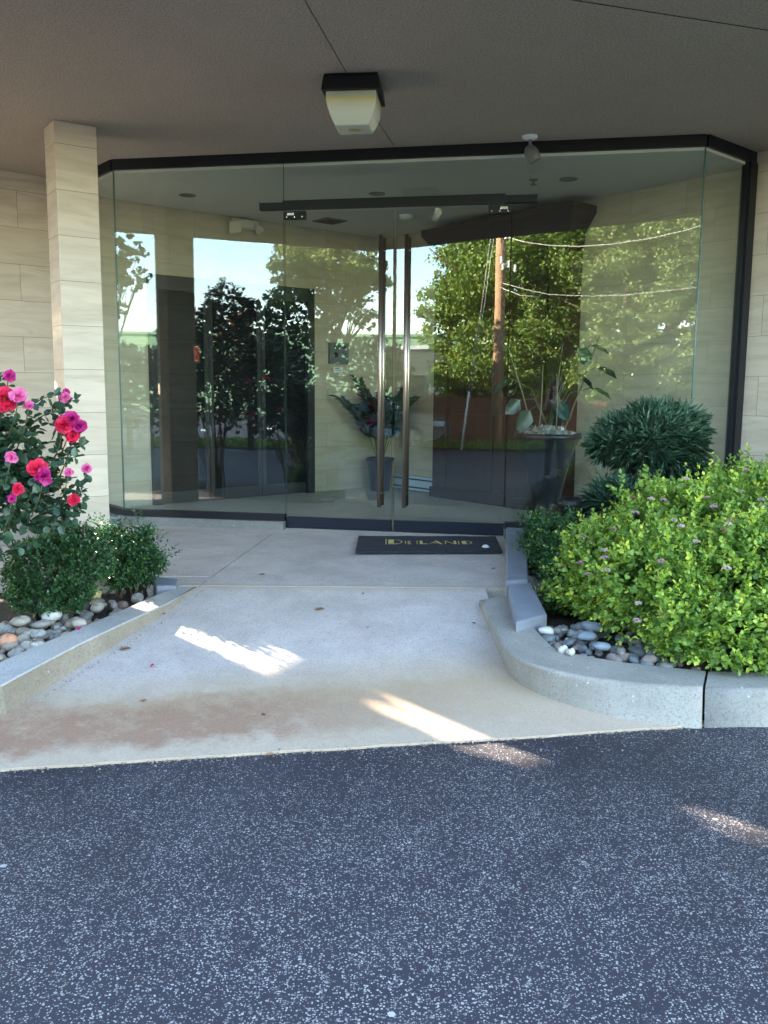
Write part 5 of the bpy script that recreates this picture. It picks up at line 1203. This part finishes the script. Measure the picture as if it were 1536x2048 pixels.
for k, (x, y, Y, rx, rz, lb) in enumerate(((500, 700, 24, 1.5, 1.3, 'round dark shrub mirrored behind the rose bush'), (590, 680, 25, 1.3, 1.5, 'upright dark shrub mirrored under the airy tree'), (255, 740, 24, .9, .7, 'dark shrub mirrored at the far left behind the drive'), (735, 735, 26, 1.2, .8, 'low shrub mirrored left of the door handles'))):
    c = behind(x, y, Y); b = Vector((c.x, c.y, 0)); o = thing('dark_shrub', lb, 'shrub', b, 'shrubs across the drive'); lv = Leaves()
    p_, o_ = inblobs([(c.x, c.y, c.z, rx, rx, rz), (c.x + .4, c.y, c.z * .55, rx * .9, rx, c.z * .6)], 1600, .3); lv.add(p_, norm(o_ + RNG.normal(0, .6, p_.shape)), RNG.uniform(.1, .2, len(p_)), RNG.random(len(p_)), LEAF, 1.1, 1.); lv.build('foliage', M['darktree'], o)
    mb = MB(); mb.tube([b, Vector((c.x, c.y, c.z))], [.09, .04], 7); mb.build('trunk', M['bark'], o)
ha = behind(880, 890, 33); hb = behind(1560, 890, 33); ha.z = hb.z = 0
hd_ = (hb - ha); hl = hd_.length; hd_.normalize(); hg = thing('hedge', 'long dark hedge behind the brown board fence', 'hedge', ha); lv = Leaves(); n = 26000
tt_ = RNG.random(n) * hl; hh = 2.3 + .35 * np.sin(tt_ * 1.7) + .25 * np.sin(tt_ * 4.1 + 1); zz_ = hh * RNG.random(n) ** .6
P = np.array(ha) + tt_[:, None] * np.array(hd_) + np.stack([RNG.normal(0, .2, n), RNG.normal(0, .45, n), zz_], 1); lv.add(P, rdir(n, -.5), .16, RNG.random(n), LEAF, 1.1, 1.); lv.build('foliage', M['darktree'], hg)
# brown fence
fence = thing('board_fence', 'long brown board fence at the far side of the drive', 'fence', behind(1080, 890, 27.5).to_2d().to_3d())
A_ = behind(600, 890, 27.6); B_ = behind(1500, 890, 27.6); A_.z = B_.z = 0; L__ = (B_ - A_).length; d_ = (B_ - A_).normalized(); nb = int(L__ / .16)
mb = MB(); mbp = MB()
for k in range(nb):
    c = A_ + d_ * (k + .5) * L__ / nb; h = 1.42 + rj.uniform(-.015, .015); mb.box((c.x, c.y, h / 2 + .04), (L__ / nb - .008, .022, h), d_.to_tuple())
mb.build('boards', M['fence'], fence)
for k in range(int(L__ / 2.4) + 1):
    c = A_ + d_ * k * 2.4; n__ = Vector((-d_.y, d_.x, 0)) * -.07; m1 = MB(); m1.box((c.x + n__.x, c.y + n__.y, .75), (.1, .1, 1.5), d_.to_tuple()); m1.build('post', M['fence'], fence)
# utility pole with guys and insulators
P0 = behind(992, 892, 25.5); P0.z = 0
pole = thing('utility_pole', 'sunlit wooden utility pole mirrored in the right glass door', 'utility pole', P0)
mb = MB(); mb.tube([P0, P0 + Vector((.0, 0, 5)), P0 + Vector((.02, 0, 10))], [.16, .145, .125], 14); mb.build('pole', M['pole'], pole)
mb = MB(); mb.box(P0 + Vector((0, .22, 6.6)), (2.2, .09, .11), (1, .25, 0)); mb.build('crossarm', M['pole'], pole)
for k, (x, y) in enumerate(((1006, 532), (1018, 528), (1030, 535), (1012, 470), (1003, 520))):
    c = behind(x, y, 25.2); mb = MB(); mb.lathe(c, [(0, -.12), (.04, -.12), (.055, -.08), (.03, -.05), (.055, -.02), (.03, .01), (.055, .04), (.03, .08), (0, .1)], 10); mb.build('insulator', M['insul'], pole)
    mb = MB(); mb.tube([c, Vector((P0.x, P0.y, c.z))], .012, 4); mb.build('bracket', M['insul'], pole)
mb = MB(); g0 = behind(922, 885, 24.5); g0.z = 0
for t_ in (0, .25): mb.tube([g0 + Vector((t_ * .2, 0, .0)), Vector((P0.x, P0.y, 8.2 - t_ * 3))], .008, 5)
mb.build('guy_wire', M['wire'], pole)
mb = MB(); mb.tube([g0, g0 + (Vector((P0.x, P0.y, 8.2)) - g0) * .20], .03, 8); mb.build('guy_guard', plain('pale guy guard', (.62, .60, .48), .6), pole)
def wire(name, pts, label, r=.012):
    V_ = [behind(x, y, Y) for x, y, Y in pts]; mb = MB(); mb.tube(V_, r, 5); tag(mb.build(name, M['wire'], loc=V_[0]), label, 'cable', 'overhead cables')
wire('overhead_cable', [(1000, 470, 25.3), (1050, 484, 25), (1100, 491, 24.7), (1160, 494, 24.5), (1230, 489, 24.2), (1300, 477, 24), (1370, 460, 23.8), (1480, 425, 23.5), (1700, 330, 23)], 'upper pale cable sagging to the right of the utility pole', .016)
wire('overhead_cable', [(1000, 565, 25.3), (1050, 578, 25), (1100, 588, 24.7), (1180, 592, 24.5), (1250, 590, 24.2), (1330, 582, 24), (1420, 572, 23.8), (1700, 530, 23.5)], 'lower pale cable running right from the utility pole')
wire('overhead_cable', [(1000, 575, 25.3), (1040, 590, 25), (1080, 593, 24.9)], 'short cable end below the lower one on the utility pole', .016)
# far buildings
def far_box(name, x0, x1, ytop, Y, depth, mat, label, tops=None):
    a = behind(x0, ytop, Y); b = behind(x1, ytop, Y); h = (a.z + b.z) / 2; d = (b - a); d.z = 0; L2 = d.length; d.normalize(); n = Vector((-d.y, d.x, 0))
    if n.y > 0: n = -n
    o = thing(name, label, 'building', (a.x, a.y, 0)); mb = MB(); q = [a, b, b + n * depth, a + n * depth]; mb.prism([(p.x, p.y) for p in q], 0, h); mb.build('wall', mat, o)
    mb = MB(); q = [a - n * .15 - d * .15, b - n * .15 + d * .15, b + n * (depth + .15) + d * .15, a + n * (depth + .15) - d * .15]; mb.prism([(p.x, p.y) for p in q], h, h + .18); mb.build('roof_edge', M['white'] if mat is not M['greenmetal'] else M['greenmetal'], o)
    return o, a, d, n, h
far_box('green_building', 120, 915, 672, 62, 14, M['greenmetal'], 'long low pale green building far across the drive')
o, a, d, n, h = far_box('stucco_building', 786, 1010, 700, 46, 8, M['grey_siding'], 'low dark grey-green stucco building mirrored in the right door, left of the trees')
for k in range(3):
    c = a + d * (1.2 + k * 2.0) - n * .02; mb = MB(); mb.box((c.x, c.y, 1.8), (1.0, .06, 1.2), d.to_tuple()); mb.build('window', M['carglass'], o)
# red lattice frame
rf = thing('lattice_frame', 'rusty red steel lattice frame above the far green building', 'steel frame', behind(465, 780, 52).to_2d().to_3d())
mb = MB()
def ls(p, q, r=.12): mb.tube([behind(p[0], p[1], 52), behind(q[0], q[1], 52)], r, 5)
for p, q in (((440, 670), (458, 636)), ((458, 636), (492, 628)), ((492, 628), (470, 690)), ((458, 636), (480, 680)), ((482, 630), (455, 690)), ((470, 634), (478, 655)), ((440, 670), (430, 700)), ((430, 700), (428, 780)), ((492, 628), (505, 700)), ((505, 700), (505, 780))): ls(p, q)
mb.build('lattice', M['redsteel'], rf); mb = MB()
for p, q in (((466, 606), (472, 632)), ((466, 606), (484, 628)), ((466, 606), (500, 604)), ((500, 604), (506, 612))): ls(p, q, .05)
mb.build('top_rail', M['black'], rf)
# parked car, side on
def car():
    fr = behind(890, 905, 24); fr.z = 0; rr = behind(700, 905, 24.6); rr.z = 0; d = (fr - rr); L2 = 4.6; d.normalize(); c0 = fr - d * .1; n = Vector((-d.y, d.x, 0))
    if n.y < 0: n = -n                      # towards the glass
    o = thing('parked_car', 'silver grey car parked side-on across the drive', 'car', (c0 - d * L2 / 2 - n * .9))
    prof = [(0, .45), (.05, .75), (.35, .88), (1.1, 1.0), (1.75, 1.45), (2.6, 1.52), (3.5, 1.47), (4.25, 1.12), (4.5, .95), (4.6, .55), (4.45, .3), (.15, .3)]
    def P(x, z, y): q = c0 - d * x - n * y; return (q.x, q.y, z)
    mb = MB(); N_ = len(prof)
    def pz(ins): return [P(x, z, ins) for x, z in prof]
    vs = pz(.06) + pz(0) + pz(1.8) + pz(1.86)
    for i, (x, z) in enumerate(prof):
        if z > 1.1: vs[i] = P(x, z, .22); vs[3 * N_ + i] = P(x, z, 1.64); vs[N_ + i] = P(x, z - .04, .16); vs[2 * N_ + i] = P(x, z - .04, 1.7)
    fs = [tuple(range(N_)), tuple(range(4 * N_ - 1, 3 * N_ - 1, -1))] + [(k * N_ + i, (k + 1) * N_ + i, (k + 1) * N_ + (i + 1) % N_, k * N_ + (i + 1) % N_) for k in range(3) for i in range(N_)]
    mb.add(vs, fs); mb.build('body', M['carpaint'], o)
    mb = MB(); 
    for y0 in (.055,): mb.add([P(1.35, 1.02, .02), P(1.85, 1.40, .13), P(2.55, 1.44, .14), P(2.55, 1.03, .02)], [(0, 1, 2, 3)]); mb.add([P(2.62, 1.03, .02), P(2.62, 1.44, .14), P(3.4, 1.40, .13), P(3.9, 1.06, .02)], [(0, 1, 2, 3)])
    mb.build('side_window', M['carglass'], o)
    for x in (.85, 3.65):
        for y in (-.02, 1.66):
            q = Vector(P(x, .34, y)); wh = MB(); wh.lathe(q, [(.2, 0), (.33, .0), (.345, .03), (.345, .19), (.33, .21), (0, .21)], 26, 0, (-n).to_tuple()); ty_ = wh.build('wheel', M['rubber'], o)
            rm = MB(); ctr = q + n * .005
            for k in range(5):
                a = k * 2 * math.pi / 5; rad = d * math.cos(a) + Vector((0, 0, 1)) * math.sin(a); tg_ = n.cross(rad)
                rm.add([ctr + rad * .03 + tg_ * .03, ctr + rad * .21 + tg_ * .055, ctr + rad * .21 - tg_ * .055, ctr + rad * .03 - tg_ * .03], [(0, 1, 2, 3)])
            rm.lathe(q - n * .01, [(.20, 0), (.225, .018), (.22, .0)], 26, 0, n.to_tuple()); rm.lathe(q, [(.0, .012), (.05, .01), (.05, 0)], 12, 0, n.to_tuple()); rm.build('rim', M['caralloy'], ty_)
    mb = MB(); mb.box(P(.12, .74, .05), (.3, .1, .14), d.to_tuple(), 0, .02); mb.build('headlight', M['white'], o)
    mb = MB(); mb.box(P(4.5, .9, .08), (.12, .14, .2), d.to_tuple(), 0, .02); mb.build('tail_light', M['petal_red'], o)
car()
# ------------------------------------------------------------------ PHOTOGRAPHER, standing behind the phone
per = thing('person', 'standing person in dark clothes holding up a phone with both hands to take the photograph', 'person', (.02, -.48, 0))
def skin(name, verts, edges, radii, mat, parent, sub=2, root=0):
    me = bpy.data.meshes.new(name); o = bpy.data.objects.new(name, me); COL.objects.link(o)
    org = parent_world(parent); me.from_pydata([tuple(Vector(v) - org) for v in verts], edges, [])
    md = o.modifiers.new('skin', 'SKIN'); md.use_smooth_shade = True
    if not me.skin_vertices: return o
    for i, r in enumerate(radii): me.skin_vertices[0].data[i].radius = (r, r) if not isinstance(r, tuple) else r; me.skin_vertices[0].data[i].use_root = (i == root)
    s = o.modifiers.new('sub', 'SUBSURF'); s.levels = sub; s.render_levels = sub; me.materials.append(mat); o.parent = parent
    return o
def chain(spec):
    V, E_, Rr, idx = [], [], [], {}
    for nm, par, co, r in spec:
        idx[nm] = len(V); V.append(co); Rr.append(r)
        if par: E_.append((idx[par], idx[nm]))
    return V, E_, Rr
cx, cy = .02, -.46
body = [('pel', None, (cx, cy, .95), (.15, .11)), ('wst', 'pel', (cx, cy, 1.10), (.135, .095)), ('chs', 'wst', (cx, cy, 1.30), (.155, .105)), ('shd', 'chs', (cx, cy + .01, 1.43), (.11, .08)), ('nk', 'shd', (cx, cy + .03, 1.52), .055), ('nk2', 'nk', (cx, cy + .05, 1.58), .055), ('hd1', 'nk2', (cx, cy + .07, 1.65), (.075, .09)), ('hd2', 'hd1', (cx, cy + .075, 1.72), (.078, .098)), ('hd3', 'hd2', (cx, cy + .06, 1.79), (.06, .075))]
for s, sg in (('l', -1), ('r', 1)):
    body += [('sh' + s, 'shd', (cx + sg * .17, cy, 1.42), .055), ('el' + s, 'sh' + s, (cx + sg * .23, cy + .10, 1.17), .042), ('wr' + s, 'el' + s, (cx + sg * .075 - .02, cy + .36, 1.50), .028), ('pa' + s, 'wr' + s, (sg * .055, -.045, 1.555), (.030, .018)),
             ('hp' + s, 'pel', (cx + sg * .09, cy, .88), .085), ('kn' + s, 'hp' + s, (cx + sg * .11, cy + .02, .50), .055), ('an' + s, 'kn' + s, (cx + sg * .13, cy - .02, .10), .038), ('ft' + s, 'an' + s, (cx + sg * .15, cy + .06, .045), .036), ('to' + s, 'ft' + s, (cx + sg * .16, cy + .15, .035), .03)]
skin('body', *chain(body), M['skin'], per)
sh = [('pel', None, (cx, cy, .93), (.165, .125)), ('wst', 'pel', (cx, cy, 1.10), (.155, .115)), ('chs', 'wst', (cx, cy, 1.30), (.175, .125)), ('shd', 'chs', (cx, cy + .01, 1.42), (.13, .10)), ('nk', 'shd', (cx, cy + .025, 1.49), .068)]
for s, sg in (('l', -1), ('r', 1)): sh += [('sh' + s, 'shd', (cx + sg * .175, cy, 1.41), .07), ('el' + s, 'sh' + s, (cx + sg * .235, cy + .095, 1.18), .056), ('ar' + s, 'el' + s, (cx + sg * .15, cy + .22, 1.33), .047)]
skin('shirt', *chain(sh), M['shirt'], per)
tr = [('pel', None, (cx, cy, .95), (.16, .12))]
for s, sg in (('l', -1), ('r', 1)): tr += [('hp' + s, 'pel', (cx + sg * .092, cy, .86), .098), ('kn' + s, 'hp' + s, (cx + sg * .112, cy + .02, .50), .072), ('an' + s, 'kn' + s, (cx + sg * .13, cy - .015, .10), .058)]
skin('trousers', *chain(tr), M['trousers'], per)
for s, sg in (('l', -1), ('r', 1)):
    skin('shoe', *chain([('a', None, (cx + sg * .13, cy - .05, .055), .048), ('b', 'a', (cx + sg * .145, cy + .06, .05), .05), ('c', 'b', (cx + sg * .165, cy + .18, .04), .038)]), M['shoe'], per, 2)
    pm = Vector((sg * .055, -.045, 1.555))
    for k in range(4):       # four fingers round the back of the phone, thumb on the screen side
        z = 1.545 + k * .024; skin('finger', *chain([('a', None, (sg * .060, -.042, z), .0088), ('b', 'a', (sg * .062, -.020, z + .006), .0082), ('c', 'b', (sg * .046, -.0065, z + .008), .0074), ('d', 'c', (sg * (.030 - .003 * k), -.0060, z + .008), .0065)]), M['skin'], per, 1)
    skin('thumb', *chain([('a', None, (sg * .052, -.052, 1.545), .0105), ('b', 'a', (sg * .045, -.042, 1.575), .0095), ('c', 'b', (sg * .028, -.030, 1.592), .008)]), M['skin'], per, 1)
mb = MB(); mb.lathe((cx, cy + .04, 1.735), [(.10, -.10), (.112, -.03), (.110, .03), (.088, .085), (.045, .112), (0, .118)], 20); hr = mb.build('hair', M['hair'], per)
mb = MB(); 
mb.add([(cx - .013, cy + .165, 1.66), (cx + .013, cy + .165, 1.66), (cx, cy + .192, 1.668), (cx, cy + .165, 1.705)], [(0, 1, 2), (0, 2, 3), (2, 1, 3)]); mb.build('nose', M['skin'], per)
for sg in (-1, 1):
    mb = MB(); mb.lathe((cx + sg * .033, cy + .158, 1.705), [(0, -.010), (.010, -.006), (.0125, 0), (.010, .006), (0, .010)], 10); mb.build('eye', M['white'], per)
    mb = MB(); mb.lathe((cx + sg * .083, cy + .065, 1.695), [(0, -.03), (.012, -.022), (.016, 0), (.012, .022), (0, .03)], 10); mb.build('ear', M['skin'], per)
mb = MB(); mb.box((cx, cy + .158, 1.635), (.05, .012, .010), None, 0, .003); mb.build('mouth', M['petal_mag'], per)
ph = thing('phone', 'slim dark phone held upright in both hands of the person', 'phone', (0, -.02, 1.56))
mb = MB(); mb.box((0, -.024, 1.565), (.068, .008, .138), None, 0, .003); mb.build('case', M['blackglass'], ph)
mb = MB(); mb.box((0, -.0290, 1.565), (.060, .001, .122), None); mb.build('screen', emit('phone screen', (.5, .6, .7), .4), ph)
